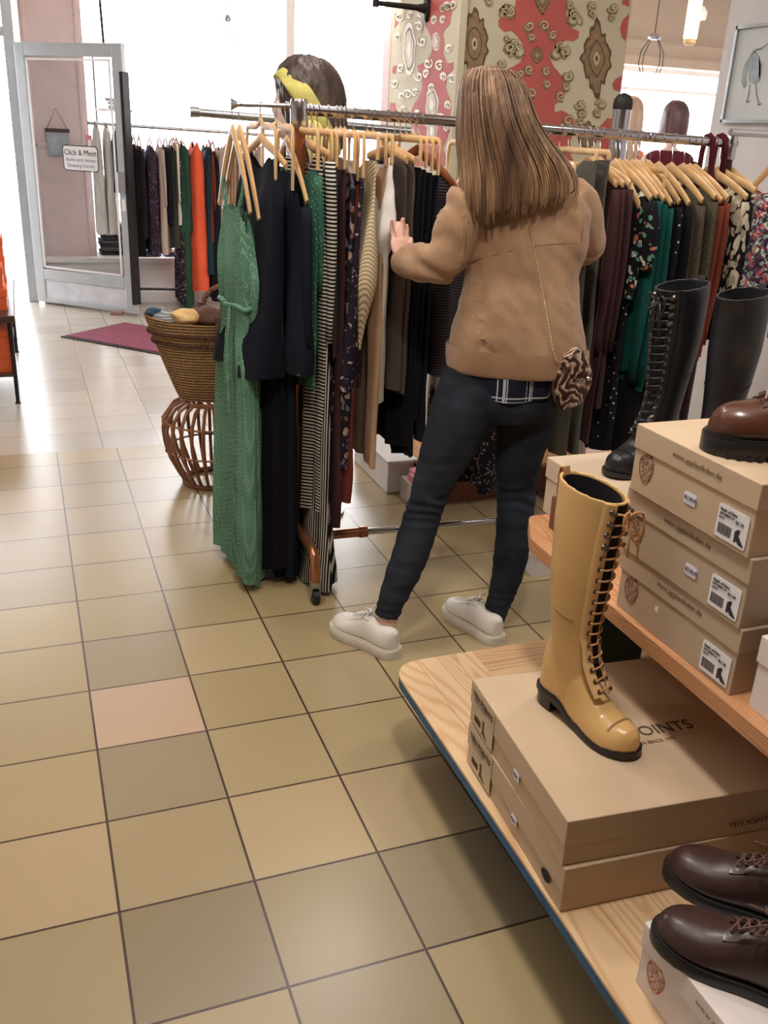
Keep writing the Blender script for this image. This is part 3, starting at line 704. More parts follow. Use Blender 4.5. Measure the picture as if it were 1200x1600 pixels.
blob('folded_scarf', 'brown scarf lying in the middle of the straw basket', 'scarf', (SX-.02,SY-.03,.765), .085, cloth('brown_scarf', srgb(96,70,62)), 4)
blob('folded_scarf', 'beige scarf crumpled beside the basket rope handle', 'scarf', (SX+.10,SY-.04,.765), .08, cloth('beige_scarf', srgb(170,146,120)), 5)
MB().box((SX-.16,SY-.12,.70),(SX+.2,SY+.12,.72)).build('inner_base', M['rattan'], bk)

# ---------------------------------------------------------------- the mannequin with the yellow headband
M['wig'] = None
def hairmat(name, dark, mid, light, sc=26, rot=(0,0,0), stretch=.05):
    t = NT(name); ns = t.n('ShaderNodeTexNoise', i_Scale=float(sc), i_Detail=5.0, i_Roughness=.65); co = t.coord((1,1,stretch), rot=rot); t.l(co, ns.inputs['Vector'])
    n2 = t.n('ShaderNodeTexNoise', i_Scale=4.0, i_Detail=1.0); t.l(t.coord(), n2.inputs['Vector'])
    f = t.math('MULTIPLY_ADD', n2.outputs[0], .5, t.math('MULTIPLY', ns.outputs[0], .75))
    t.set(t.ramp(f, [(.42, dark), (.62, mid), (.82, light)]), .42, 0, .45)
    n3 = t.n('ShaderNodeTexNoise', i_Scale=float(sc*5), i_Detail=2.0); t.l(co, n3.inputs['Vector']); t.bump(n3.outputs[0], .6, .004)
    return t.m
M['wig'] = hairmat('dark_wig_hair', srgb(40,30,28), srgb(72,58,52), srgb(112,94,80), 30, (.5,.6,0), .2)
mc = at(478,150,Y=3.62)           # head centre
FACE = Vector((-.95,.10,-.12)).normalized()
mq = thing('mannequin', 'shop mannequin with dark wig and yellow headscarf facing left behind the copper post', 'mannequin', (mc.x+.05,3.66,0))
skin_m = plain('mannequin_skin', srgb(214,190,178), .45, 0, .03)
sd = Vector((FACE.y, -FACE.x, 0)).normalized()
hc = mc + Vector((-.012,0,-.02))
def head_shape(c, fdir, k=1.0):
    """rings from chin/neck to crown with a face profile (brow, nose, lips, chin)"""
    fdir = Vector((fdir.x, fdir.y, 0)).normalized(); side = Vector((fdir.y, -fdir.x, 0))
    rings = []
    for z, front, back, wd in ((-.30,.045,.055,.052),(-.20,.05,.055,.052),(-.155,.055,.06,.053),(-.125,.088,.065,.05),(-.112,.098,.07,.058),(-.095,.098,.075,.063),(-.075,.096,.08,.067),(-.055,.098,.088,.07),(-.03,.098,.095,.073),(0,.094,.102,.075),(.03,.098,.106,.077),(.06,.095,.105,.076),(.09,.08,.095,.068),(.115,.05,.07,.05),(.128,.02,.03,.02)):
        ring = []
        for i in range(28):
            a = 2*PI*i/28; ca, sa = math.cos(a), math.sin(a)
            f_ = front if ca > 0 else back
            bump = 0
            if ca > .9:
                bump = {-.055:.010, -.03:.022, 0:.012, -.075:.006, -.112:.004}.get(z, 0)*((ca-.9)/.1)
            ring.append(Vector(c)+fdir*((f_*ca+bump)*k)+side*(wd*sa*k)+Vector((0,0,z*k)))
        rings.append(ring)
    return rings
mb = MB(); mb.loft(head_shape(hc, FACE))
tor = []
for z, rx, ry in ((-.27,.055,.055),(-.30,.09,.065),(-.34,.19,.09),(-.42,.20,.11),(-.60,.15,.10),(-.75,.14,.10),(-.9,.17,.12)):
    tor.append([hc+Vector((.03,0,z))+sd*(rx*math.cos(2*PI*i/24))+FACE*0+Vector((-sd.y, sd.x, 0))*(ry*math.sin(2*PI*i/24)) for i in range(24)])
mb.loft(tor).build('mannequin_body', skin_m, mq, remesh=.008, smoothit=3)
MB().tube([(mc.x+.03,3.62,.0),(mc.x+.03,3.62,.75)], .015, 8).lathe([(.16,0),(.16,.012)], (mc.x+.03,3.62,0), 24).build('stand', M['steel'], mq)
# wig: full rounded bob drawn back, ends at the nape
def wigfn(v):
    return .010*noise.noise(Vector((v.x*18, v.y*18, v.z*6)))+.005*noise.noise(v*60)
rings = []
for z, f_, b_, wd in ((-.215,.0,.12,.05),(-.19,.01,.14,.085),(-.14,.03,.158,.105),(-.09,.065,.168,.118),(-.04,.085,.17,.122),(.01,.095,.165,.122),(.06,.10,.152,.118),(.10,.095,.132,.104),(.135,.07,.10,.08),(.152,.035,.055,.045),(.158,.01,.015,.012)):
    ring = []
    for i in range(40):
        a = 2*PI*i/40; ca, sa = math.cos(a), math.sin(a)
        fd = Vector((FACE.x, FACE.y, 0)).normalized()
        ring.append(hc+fd*((f_ if ca > 0 else b_)*ca)+sd*(wd*sa)+Vector((0,0,z)))
    rings.append(ring)
MB().loft(rings).build('wig', M['wig'], mq, sub=2, disp=wigfn)
# headband with hanging scarf tail
hb = mq
M['yellow'] = plain('yellow_scarf', srgb(206,196,112), .85, 0, .1, 30, bump=.4, bscale=120)
fd = Vector((FACE.x, FACE.y, 0)).normalized()
nrm = (fd*.83-Vector((0,0,.55))).normalized(); u1 = sd; u2 = nrm.cross(u1).normalized()
def wr(d):
    # ellipsoid radius of the wig in a direction
    ca = d.dot(fd); sa = d.dot(sd); z = d.z
    rx = .105 if ca > 0 else .172; rz = .165 if z > 0 else .235
    return 1/math.sqrt((ca/rx)**2+(sa/.126)**2+(z/rz)**2)
rings = []
for w_, lift in ((-.038,.0),(-.03,.008),(0,.012),(.03,.008),(.038,.0)):
    ring = []
    for i in range(48):
        a = 2*PI*i/48; d = (u1*math.cos(a)+u2*math.sin(a)).normalized()
        base = d*wr(d)
        ring.append(hc+Vector((0,0,-.012))+base+nrm*w_*1.0+d*(lift+.004*math.sin(w_*400+i)))
    rings.append(ring)
rings2 = [[p-(p-hc)*.12 for p in r] for r in rings[::-1]]
MB().loft(rings+rings2+[rings[0]], cap0=False, cap1=False).build('headscarf', M['yellow'], hb, angle=180)
T0 = at(487,185,Y=3.40); pts_ = [T0, at(492,215,Y=3.38), at(503,245,Y=3.36), at(512,275,Y=3.37), at(507,310,Y=3.4)]
rings = []
for i, p in enumerate(pts_):
    ww = (.03,.045,.05,.045,.035)[i]
    rings.append([p+Vector((ww*math.cos(2*PI*k/16), 0, 0))+Vector((0,.014*math.sin(2*PI*k/16)+.006*math.sin(3*2*PI*k/16),.0)) for k in range(16)])
MB().loft(rings).build('scarf_tail', M['yellow'], hb, sub=1, angle=180)
tp_ = mq
rings = []
for z, rx, ry in ((-.31,.11,.08),(-.35,.205,.105),(-.45,.215,.125),(-.62,.165,.115),(-.78,.16,.12),(-.92,.19,.14)):
    rings.append([hc+Vector((.03,0,z))+sd*(rx*math.cos(2*PI*i/24))+Vector((-sd.y, sd.x, 0))*(ry*math.sin(2*PI*i/24)) for i in range(24)])
MB().loft(rings, cap0=False, cap1=False).build('bodice', M['yellow'], tp_, sub=1, angle=180)

# far window mannequins seen from behind
def window_mannequin(px, py_top, py_sh, Y, hairm, topm, label, bob, wide):
    top = at(px, py_top, Y=Y); c = top+Vector((0,0,-.15)); fdir = Vector((.5,.86,0)).normalized(); side = Vector((fdir.y,-fdir.x,0))
    o = thing('mannequin', label, 'mannequin', (c.x, c.y, .0))
    mb = MB(); mb.loft(head_shape(c, fdir, 1.0))
    tor = []
    for z, rx, ry in ((-.26,.06,.055),(-.285,.12,.07),(-.33,.19,.09),(-.45,.20,.11),(-.65,.15,.10),(-.85,.17,.12),(-1.0,.18,.13)):
        tor.append([c+Vector((0,0,z))+side*(rx*math.cos(2*PI*i/24))+fdir*(ry*math.sin(2*PI*i/24)) for i in range(24)])
    mb.loft(tor)
    mb.build('mannequin_body', plain('mannequin_tan', srgb(206,176,160), .5), o, remesh=.01, smoothit=3)
    MB().tube([(c.x,c.y,0),(c.x,c.y,c.z-.95)], .02, 8).lathe([(.18,0),(.18,.015)], (c.x,c.y,0), 24).build('stand', M['steel'], o)
    rings = []
    tab = ((-.155,.03,.118,.115),(-.15,.05,.128,.125),(-.08,.07,.135,.128),(0,.08,.135,.125),(.06,.085,.125,.115),(.11,.07,.09,.085),(.14,.03,.04,.04)) if bob else ((-.62,.0,.10,.10),(-.5,.0,.13,.13),(-.3,.02,.14,.13),(-.15,.05,.132,.12),(-.05,.07,.132,.12),(.05,.085,.125,.115),(.11,.07,.09,.085),(.14,.03,.04,.04))
    for z, f_, b_, wd in tab:
        rings.append([c+fdir*((f_ if math.cos(2*PI*i/32) > 0 else b_)*math.cos(2*PI*i/32))+side*(wd*math.sin(2*PI*i/32))+Vector((0,0,z)) for i in range(32)])
    MB().loft(rings).build('wig', hairm, o, sub=1, disp=lambda v: .006*noise.noise(Vector((v.x*30, v.y*30, v.z*5))))
    rings = []
    for z, rx, ry in ((-.275,.13,.085),(-.295,.19,.10),(-.345,.235,.115),(-.5,.225,.13),(-.7,.18,.12),(-1.05,.22,.16)):
        rings.append([c+Vector((0,0,z))+side*(rx*wide*math.cos(2*PI*i/28))+fdir*(ry*math.sin(2*PI*i/28)) for i in range(28)])
    tb = MB().loft(rings, cap0=False, cap1=False)
    for s_ in (-1, 1):
        tb.tube([c+side*s_*.20*wide+Vector((0,0,-.34)), c+side*s_*.25*wide+Vector((0,0,-.5)), c+side*s_*.26*wide+Vector((0,0,-.75))], [.065,.055,.05], 12)
    tb.build('top', topm, o, sub=1, angle=180)
    return o
M['wineknit'] = cloth('wine_cloth', srgb(84,30,40)); M['wigdark'] = hairmat('aubergine_wig', srgb(48,30,34), srgb(78,52,56), srgb(104,76,80), 20)
M['wigblond'] = hairmat('ash_blond_wig', srgb(128,98,80), srgb(168,138,118), srgb(196,170,150), 20)
M['f_orange'] = floral('orange_flower_cloth', srgb(214,196,178), [srgb(220,130,76), srgb(196,96,84)], 14, .45)
window_mannequin(1059, 154, 205, 7.4, M['wigdark'], M['wineknit'], 'mannequin with dark bob wig and wine red top in the right window', True, 1.0)
window_mannequin(988, 147, 205, 7.3, M['wigblond'], M['f_orange'], 'mannequin with long ash blond wig and orange flowered top by the pillar', False, .85)

# ---------------------------------------------------------------- front clothes rack
L0 = at(467,171,Y=3.05); R0 = at(1140,224,Y=2.98)
RZL, RZR = L0.z, R0.z
def RYx(x): return lerp(3.05, 2.98, (x-L0.x)/(R0.x-L0.x))
def RZx(x): return lerp(RZL, RZR, (x-L0.x)/(R0.x-L0.x))
rk = thing('clothes_rack', 'long chrome and copper clothes rack full of hangers in the middle of the shop', 'clothes rack', (L0.x,3.05,0))
MB().tube([(L0.x+.02,RYx(L0.x),RZL),(R0.x-.005,RYx(R0.x),RZR)], .0165, 16).build('rail', M['chrome'], rk)
KN = at(366,163,Y=3.10)
MB().tube([(L0.x,3.06,RZL+.01), (KN.x,3.10,KN.z)], .0075, 10).tube([(KN.x+.01,3.10,KN.z),(KN.x-.012,3.102,KN.z)], [.008,.020], 14).build('side_rod', M['steel'], rk)
for nm, x, y, z in (('l', L0.x, 3.05, RZL), ('r', R0.x, 2.98, RZR)):
    MB().lathe([(.026,z-.055),(.0275,z-.05),(.0275,z+.022),(.024,z+.030)], (x,y,0), 24).build('post_cap', M['chrome'], rk)
    MB().lathe([(.0215,.10),(.0215,z-.05)], (x,y,0), 20).build('post', M['copper'] if nm == 'l' else plain('dark_post', srgb(58,40,42), .4, .4), rk)
    MB().tube([(x,y-.27,.075),(x,y-.27,.14),(x,y-.255,.175),(x,y-.22,.19),(x,y,.19),(x,y+.22,.19),(x,y+.255,.175),(x,y+.27,.14),(x,y+.27,.075)], .0175, 14).build('foot_tube', M['copper'], rk)
    for s_ in (-1, 1):
        cy_ = y+.27*s_
        c = MB().lathe([(.019,.07),(.019,.085)], (x,cy_,0), 14).box((x-.017,cy_-.012,.03),(x-.013,cy_+.016,.072)).box((x+.013,cy_-.012,.03),(x+.017,cy_+.016,.072)).box((x-.017,cy_-.016,.066),(x+.017,cy_+.018,.072)).build('castor', M['steel'], rk)
        w_ = MB().loft([[Vector((x+dx, cy_-.004+.026*q*math.cos(2*PI*k/24), .0265+.026*q*math.sin(2*PI*k/24))) for k in range(24)] for dx, q in ((-.012,.9),(-.009,1),(.009,1),(.012,.9))]).build('wheel', M['blackrub'], c)
MB().tube([(L0.x,3.05,.135),(R0.x,2.98,.135)], .0135, 14).build('bottom_bar', M['chrome'], rk)
MB().tube([(L0.x,3.05,.135),(L0.x+.27,3.04,.135)], .0185, 14).tube([(L0.x+.25,3.04,.135),(L0.x+.28,3.04,.135)], .022, 14).build('bar_sleeve', M['copper'], rk)
# dark belts hanging at the right end
for dx, yb, ztp in ((-.035,2.985,RZR+.02), (-.09,2.985,RZR+.018)):
    q0 = Vector((R0.x+dx, yb, ztp))
    tag(MB().tube([q0+Vector((0,.03,-.30)), q0+Vector((0,.028,-.05)), q0+Vector((0,.018,.0)), q0, q0+Vector((0,-.022,-.01)), q0+Vector((.004,-.028,-.06)), q0+Vector((.008,-.03,-.34 if dx > -.05 else -.14))], .016, 8, flat=.12, up=(1,0,0)).build('cloth_belt', M['wineknit']),
        'dark wine belt hanging over the rail %s' % ('right beside the end post' if dx > -.05 else 'a little left of the end post'), 'belt')

# second rail behind, ending left of the first
a_, b_ = at(300,175,Y=4.35), at(600,200,Y=4.25)
BR0, BR1 = Vector((a_.x,4.35,1.63)), Vector((1.72,4.28,1.60))
rk2 = thing('clothes_rack', 'second plain clothes rail standing behind the front rack', 'clothes rack', (a_.x,4.35,0))
BR0.z = a_.z; BR1.z = at(600,203,Y=4.28).z
MB().tube([BR0, BR1], .017, 12).tube([BR0+Vector((.03,0,0)), BR0+Vector((-.01,0,0))], .022, 12).build('rail', M['steel'], rk2)
for x in (BR0.x+.62, BR1.x-.10):
    MB().tube([(x,4.34,.02),(x,4.34,BR0.z-.02)], .014, 10).build('post', M['steel'], rk2)
    MB().tube([(x,4.10,.02),(x,4.58,.02)], .014, 8).build('foot', M['steel'], rk2)

# ---------------------------------------------------------------- hangers and garments
def hanger(x, y, zr, rz, span, zend, label, matn='hangwood', group=None, rail_r=.0165, simple=False, zc=None, bent=False):
    o = thing('clothes_hanger', label, 'clothes hanger', (x,y,0), group, rz=rz)
    zc = zc if zc is not None else zr-.105
    drop = max(zc-zend, .02)
    pts = []; N = 9 if simple else 17
    BT = [(-1,1),(-1,.6),(-1,.18),(-.97,.04),(-.9,0),(-.6,0),(-.3,0),(-.08,-.04),(0,-.12),(.08,-.04),(.3,0),(.6,0),(.9,0),(.97,.04),(1,.18),(1,.6),(1,1)]
    for i in range(N):
        s = -1+2*i/(N-1)
        if bent: pts.append((0, span*BT[i][0], zc-drop*BT[i][1]))
        else: pts.append((0, span*s, zc-drop*(abs(s)**1.45)+(.012*math.exp(-(s/.12)**2))))
    rad = [(.0105 if bent else .012+.006*(1-abs(-1+2*i/(N-1)))) for i in range(N)]
    MB().tube(pts, rad, 8, flat=.42, up=(1,0,0)).build('wooden_arms', M[matn], o, local=True)
    hk = []
    r = rail_r+.003
    for k in range(11):
        a = R(205-25*k); hk.append((0, r*math.cos(a), zr+r*math.sin(a)))
    hk = [(0, p[1], p[2]) for p in hk]
    hk += [(0, .004, zr-.045), (0, 0, zr-.06), (0, 0, zc)]
    MB().tube(hk, .0016 if not simple else .003, 5).build('hook', M['chrome'], o, local=True)
    return o

def garment(name, label, cat, mat, x, y, zt, zb, hw=.19, th=.03, rz=0, rise=.07, neck=.5, neckd=.06, prof=((0,1),(1,1.05)), tprof=((0,.14),(.05,.8),(.15,1),(1,1.2)), folds=2.5, amp=.008, seed=0, sleeve=None, hemw=.01, hemtilt=0, group=None, legs=False, nv=26, na=36, shift=0):
    """a hanging garment: a closed shell of cloth with shoulders, folds and a hem; local y runs along its shoulders"""
    rnd = random.Random(seed*7+3); ph = rnd.uniform(0, 6.28); ph2 = rnd.uniform(0, 6.28)
    rings = []
    for j in range(nv):
        v = j/(nv-1); W = hw*sinterp(prof, v); T = th*.5*sinterp(tprof, v)
        ring = []
        for i in range(na):
            a = 2*PI*i/na; ca, sa = math.cos(a), math.sin(a)
            s = math.copysign(abs(ca)**.8, ca); yy = W*s
            top = zt + rise*(1-abs(s)**1.45) - (.028*max((abs(s)-.84)/.16, 0)**2 if rise > 0 else 0)
            if abs(s) < neck: top -= neckd*(1-(abs(s)/neck)**2)
            bot = zb + hemw*math.sin(5*s+ph) - hemtilt*s
            zz = lerp(top, bot, v)
            A = amp*(.25+1.3*v)
            xx = T*math.copysign(abs(sa)**.7, sa) + A*math.sin(folds*PI*s+ph+.8*v) + .6*A*math.sin(folds*2.3*PI*s+ph2) + .006*noise.noise(Vector((s*3+seed, v*5, sa)))
            xx += shift*v
            yy += .010*v*noise.noise(Vector((seed, v*4, ca*2)))
            if legs and v > .35:
                g = min((v-.35)/.2, 1)*.035; yy += g*(-1 if abs(s) < .0 else (1 if s > 0 else -1))*.5; xx *= 1-.75*g/.035*math.exp(-(s/.16)**2)
            ring.append((xx, yy, zz))
        rings.append(ring)
    o = MB().loft(rings, cap0=False, cap1=False).build(name, mat, None, local=True, angle=180)
    o.location = (x, y, 0); o.rotation_euler = (0, 0, rz)
    tag(o, label, cat, group)
    if sleeve:
        ln, out, wide = sleeve
        for s_ in (-1, 1):
            pts = []; rad = []
            for k in range(9):
                q = k/8
                pts.append((.004*math.sin(3*q+ph)+shift*q*.6+(.006 if s_ < 0 else 0), s_*(hw*.93+out*math.sin(min(q*1.8, 1.57))), zt-.012-ln*q)); rad.append(wide*(.75+.25*math.sin(PI*min(q*1.2, 1)))*(1-.25*q))
            MB().tube(pts, rad, 14, flat=.42, up=(1,0,0)).build('sleeve', mat, o, local=True, angle=180)
    return o

def c_(name, *rgb): M[name] = cloth(name, srgb(*rgb)); return M[name]
c_('navy', 18,20,31); c_('black', 20,19,22); c_('midnight', 22,26,34); c_('burg', 66,42,44); c_('brownred', 112,52,42); c_('dkgrey', 60,56,56); c_('taupe', 88,78,72); c_('tan', 176,142,112); c_('creamc', 216,206,190); c_('whitec', 226,222,216); c_('olivegrey', 88,84,76)
c_('teal', 18,76,70); c_('teal2', 14,68,64); c_('rust', 118,56,44); c_('orange', 232,98,66); c_('forest', 46,78,62); c_('darkteal', 34,58,66); c_('beige', 188,170,154); c_('purple', 62,48,62)
M['greendot'] = dotted('green_dotted_cloth', srgb(90,134,110), srgb(164,192,172), 125, .30)
M['greendot2'] = dotted('deep_green_dotted_cloth', srgb(54,98,78), srgb(120,156,136), 80, .27)
M['leafnavy'] = floral('navy_leaf_cloth', srgb(22,26,36), [srgb(82,72,70)], 11, .15)
M['fl_dark'] = floral('dark_floral_cloth', srgb(34,28,36), [srgb(168,140,122), srgb(132,82,74), srgb(98,100,118)], 30, .36, .8)
M['fl_dark2'] = floral('violet_floral_cloth', srgb(38,32,44), [srgb(176,158,150), srgb(110,84,96)], 44, .34)
M['fl_small'] = floral('small_flower_cloth', srgb(28,24,30), [srgb(150,110,112), srgb(140,138,150)], 48, .3)
M['leafwhite'] = floral('black_cream_leaf_cloth', srgb(26,24,26), [srgb(196,184,160), srgb(150,140,120), srgb(176,164,140)], 30, .44, .5)
M['fl_bright'] = floral('black_orange_flower_cloth', srgb(24,22,26), [srgb(208,204,188), srgb(196,120,88), srgb(96,150,128)], 26, .36)
M['polka'] = dotted('black_polka_cloth', srgb(24,24,28), srgb(190,188,184), 40, .16)
M['fuzzy'] = plain('olive_bouclé', srgb(74,66,50), 1, 0, .45, 160, bump=.8, bscale=260)
M['fl_sleeve'] = floral('black_meadow_cloth', srgb(34,32,32), [srgb(168,160,124), srgb(122,84,80), srgb(96,112,84)], 42, .4)
M['fl_kimono'] = floral('bright_kimono_cloth', srgb(60,48,62), [srgb(206,104,98), srgb(222,214,196), srgb(132,168,150), srgb(110,70,100)], 40, .5)
M['stripeh'] = stripes('black_white_cross_stripes', srgb(22,20,22), srgb(206,198,184), 26, 'Z', .55, .6)
M['stripev'] = stripes('black_white_long_stripes', srgb(22,20,22), srgb(200,192,180), 34, 'X', .66, 0, (0,0,R(40)))
M['knit'] = stripes('cream_brown_knit', srgb(216,200,168), srgb(166,138,104), 42, 'DIAGONAL', .66, 1.5)
M['stripedark'] = stripes('charcoal_fine_stripes', srgb(44,38,42), srgb(88,76,78), 34, 'Z', .7, .5)

def hang(name, label, cat, mat, px, yt, yb, hw=.19, th=.026, phi=0, hmat='hangwood', rise=None, yref=400, short='', RY=RYx, RZ=RZx, flat=False, hspan=None, guess=None, rr=.0165, simple=False, group=None, hgroup=None, zc_off=.105, **kw):
    rz = R(phi); x = guess if guess is not None else 1.2
    for _ in range(4):
        Yn = RY(x)-hw*math.cos(rz); p = at(px, yref, Y=Yn); x = p.x-hw*math.sin(rz)
    Yn = RY(x)-hw*math.cos(rz)
    zt = at(px, yt, Y=Yn).z; zb = max(at(px, yb, Y=Yn).z, .012); zr = RZ(x)
    if flat and not simple: zc_off = .062
    zc = max(zr-zc_off, zt+.01)
    ri = (0 if flat else max((zc-zt)-.022, .015)) if rise is None else rise
    o = garment(name, label, cat, mat, x, RY(x), zt, zb, hw, th, rz, rise=ri, seed=int(px), group=group, **kw)
    hanger(x, RY(x), zr, rz, hspan or (hw*1.02 if not flat else hw*.95), zt+(.004 if not flat else .004), 'hanger holding the '+(short or label), hmat, rail_r=rr, simple=simple, zc=zc, group=hgroup, bent=flat and not simple)
    return o

# left of the post, on the side rod
RYs = lambda x: 3.10-(x-KN.x)*.1; RZs = lambda x: lerp(KN.z, RZL+.01, (x-KN.x)/(L0.x-KN.x))
JS = dict(RY=RYs, RZ=RZs, rr=.0075, guess=.7)
hang('jumpsuit', 'leftmost green dotted jumpsuit with tied waist, its leg touching the floor', 'jumpsuit', M['greendot'], 391, 335, 905, .165, .055, 5, short='leftmost green dotted jumpsuit', legs=True, rise=.03, neck=.5, neckd=.03, prof=((0,.62),(.12,.85),(.27,.82),(.31,.76),(.4,.98),(1,1.08)), tprof=((0,.4),(.15,1),(.29,.7),(.4,1.1),(1,1.7)), folds=2.5, amp=.010, zc_off=.085, hspan=.17, nv=40, na=64, **JS)
hang('jumpsuit', 'second green dotted jumpsuit close behind the leftmost one, hem on the floor', 'jumpsuit', M['greendot'], 405, 345, 925, .17, .04, 7, short='second green dotted jumpsuit', legs=True, rise=.03, neck=.5, neckd=.03, prof=((0,.6),(.15,.95),(.3,.75),(.45,.85),(1,.85)), folds=2, amp=.01, zc_off=.085, hspan=.17, nv=40, na=64, **JS)
hang('coat', 'long navy coat with flared hem beside the green jumpsuits', 'coat', M['navy'], 446, 262, 592, .20, .055, 8, short='flared navy coat', prof=((0,.8),(.15,.95),(.5,1.0),(1,1.1)), tprof=((0,.3),(.2,1),(.55,1.4),(1,2.9)), folds=1.5, amp=.008, shift=-.04, RY=RYs, RZ=RZs, rr=.0075, guess=.75)
hang('trousers', 'black wide trousers reaching almost to the floor under the navy coat', 'trousers', M['black'], 432, 330, 888, .15, .07, 5, short='long black trousers', flat=True, legs=True, tprof=((0,.6),(.3,1),(1,1.3)), RY=RYs, RZ=RZs, rr=.0075, guess=.75)
hang('jumpsuit', 'black jumpsuit with faint leaf print ending just above the rack castor', 'jumpsuit', M['leafnavy'], 458, 300, 905, .16, .05, 4, short='black leaf print jumpsuit', legs=True, flat=True, prof=((0,1),(1,.9)), RY=RYs, RZ=RZs, rr=.0075, guess=.8)
hang('blouse', 'midnight blue blouse with sparse leaf print left of the post', 'blouse', M['leafnavy'], 478, 318, 582, .19, .05, 4, short='midnight leaf print blouse', sleeve=(.42,.02,.04), prof=((0,.8),(1,1.1)), tprof=((0,.5),(.2,1),(1,2.0)), guess=.9)
hang('blouse', 'deep green dotted blouse beside the striped jumpsuit', 'blouse', M['greendot2'], 496, 268, 612, .18, .02, 6, short='deep green dotted blouse', sleeve=(.35,.01,.03), flat=True)
# straps and waist tie of the leftmost jumpsuit
js = [o for o in bpy.data.objects if o.get('label', '').startswith('leftmost green')][0]
zt_, zw_ = at(391,335,Y=2.92).z, at(391,487,Y=2.92).z
for s_ in (-1, 1):
    MB().tube([(0, s_*.085, zt_+.02), (.004, s_*.105, zt_+.07), (.0, s_*.115, zt_+.115), (-.006, s_*.11, zt_+.06), (-.008, s_*.07, zt_+.0)], .007, 8, flat=.5).build('shoulder_strap', M['greendot'], js, local=True)
MB().tube([(-.036*math.cos(2*PI*k/30)*1.0, .145*math.sin(2*PI*k/30), zw_+.004*math.sin(k)) for k in range(31)], .008, 8).tube([(-.036,-.06,zw_),(-.05,-.065,zw_-.12),(-.046,-.06,zw_-.36)], .006, 6).tube([(-.036,-.06,zw_),(-.048,-.05,zw_-.1),(-.05,-.045,zw_-.26)], .006, 6).build('waist_tie', M['greendot'], js, local=True)
# right of the post
hang('jumpsuit', 'black and white cross-striped blouse and jumpsuit top next to the post', 'jumpsuit', M['stripeh'], 512, 245, 805, .19, .035, 4, short='cross-striped jumpsuit', sleeve=(.55,.02,.04), amp=.012, prof=((0,.7),(.3,1.0),(1,1.0)))
hang('trousers', 'long black and white striped wide trousers bunching on the floor by the castor', 'trousers', M['stripev'], 517, 330, 925, .185, .03, 4, short='long striped trousers', flat=True, legs=True, prof=((0,1),(.8,1.05),(1,1.2)), tprof=((0,1),(.7,1.2),(.88,1.9),(1,3.2)), amp=.010, folds=2.5, nv=40, na=56)
hang('dress', 'dark grey dress just right of the striped jumpsuit', 'dress', M['dkgrey'], 524, 262, 560, .19, .024, 2, flat=True, short='dark grey dress')
hang('dress', 'burgundy dress between dark grey and flowered dresses', 'dress', M['burg'], 536, 266, 820, .19, .03, 0, flat=True, short='burgundy dress')
hang('skirt', 'rust brown skirt showing below the flowered dresses', 'skirt', M['brownred'], 556, 285, 782, .19, .045, 0, short='rust brown skirt', flat=True)
hang('dress', 'dark flowered dress with pale petals, left one of two', 'dress', M['fl_dark'], 551, 272, 735, .20, .034, 0, short='left flowered dress', flat=True, amp=.010, shift=-.012, tprof=((0,.7),(.3,1),(.7,2.2),(1,1.8)), folds=4)
hang('dress', 'violet flowered dress with full sleeve next to the cream knit', 'dress', M['fl_dark2'], 565, 280, 606, .205, .034, 0, short='violet flowered dress', flat=True, amp=.010, shift=-.016, tprof=((0,.7),(.3,1),(1,2.6)), folds=4)
kn = hang('cardigan', 'cream and brown ribbed cardigan with drooping pointed front', 'cardigan', M['knit'], 586, 252, 566, .205, .032, 4, short='cream ribbed cardigan', prof=((0,.95),(.6,1.15),(1,.9)), tprof=((0,.6),(.15,.8),(.62,2.9),(.78,2.2),(1,1.0)), amp=.006, hemtilt=.05, shift=-.03, folds=1.5, flat=True)
hang('trousers', 'light tan trousers hanging between cream cardigan and white blouse', 'trousers', M['tan'], 598, 262, 725, .19, .03, 0, short='light tan trousers', flat=True, legs=True)
hang('blouse', 'white blouse the customer is touching, with a pointed hanging hem', 'blouse', M['whitec'], 608, 258, 434, .215, .036, 3, short='white pointed blouse', prof=((0,.98),(.6,1.1),(1,.9)), tprof=((0,.6),(.1,.9),(.8,1.7),(1,.5)), amp=.006, flat=True, hemtilt=.05)
hang('skirt', 'off-white long skirt behind the white blouse', 'skirt', M['creamc'], 607, 268, 632, .19, .028, 0, short='off-white skirt', flat=True)
hang('dress', 'taupe dress right of the white blouse, left one of two', 'dress', M['taupe'], 628, 250, 605, .18, .024, 0, short='left taupe dress')
hang('dress', 'taupe brown dress, second one right of the white blouse', 'dress', M['taupe'], 640, 252, 612, .18, .024, 0, short='second taupe dress')
for k, (px, yt, yb, lab) in enumerate([(650,262,700,'first'),(659,265,716,'second'),(668,270,655,'third'),(678,276,690,'fourth')]):
    hang('dress', 'plain near-black dress, %s of the dark ones above the customer hand' % lab, 'dress', M[('black','midnight','black','leafnavy')[k]], px, yt, yb, .185, .026, 0, flat=True, short=lab+' near-black dress', group='near-black dresses beside the customer', amp=.01)
hang('jacket', 'charcoal jacket with fine cross stripes left of the customer', 'jacket', M['stripedark'], 716, 300, 585, .21, .05, 24, short='charcoal striped jacket', hmat='hangdark', sleeve=(.5,.02,.045), prof=((0,.85),(1,1.1)), hspan=.19)
hang('dress', 'small-flowered dark dress hem visible between the customer legs', 'dress', M['fl_small'], 805, 320, 765, .20, .09, 10, short='small-flowered dress', amp=.014)
hang('skirt', 'beige skirt behind the customer legs', 'skirt', M['beige'], 770, 330, 690, .18, .04, 5, short='beige skirt', flat=True)
hang('dress', 'black dress behind the customer back', 'dress', M['black'], 850, 320, 660, .19, .05, 5, short='black dress behind her')
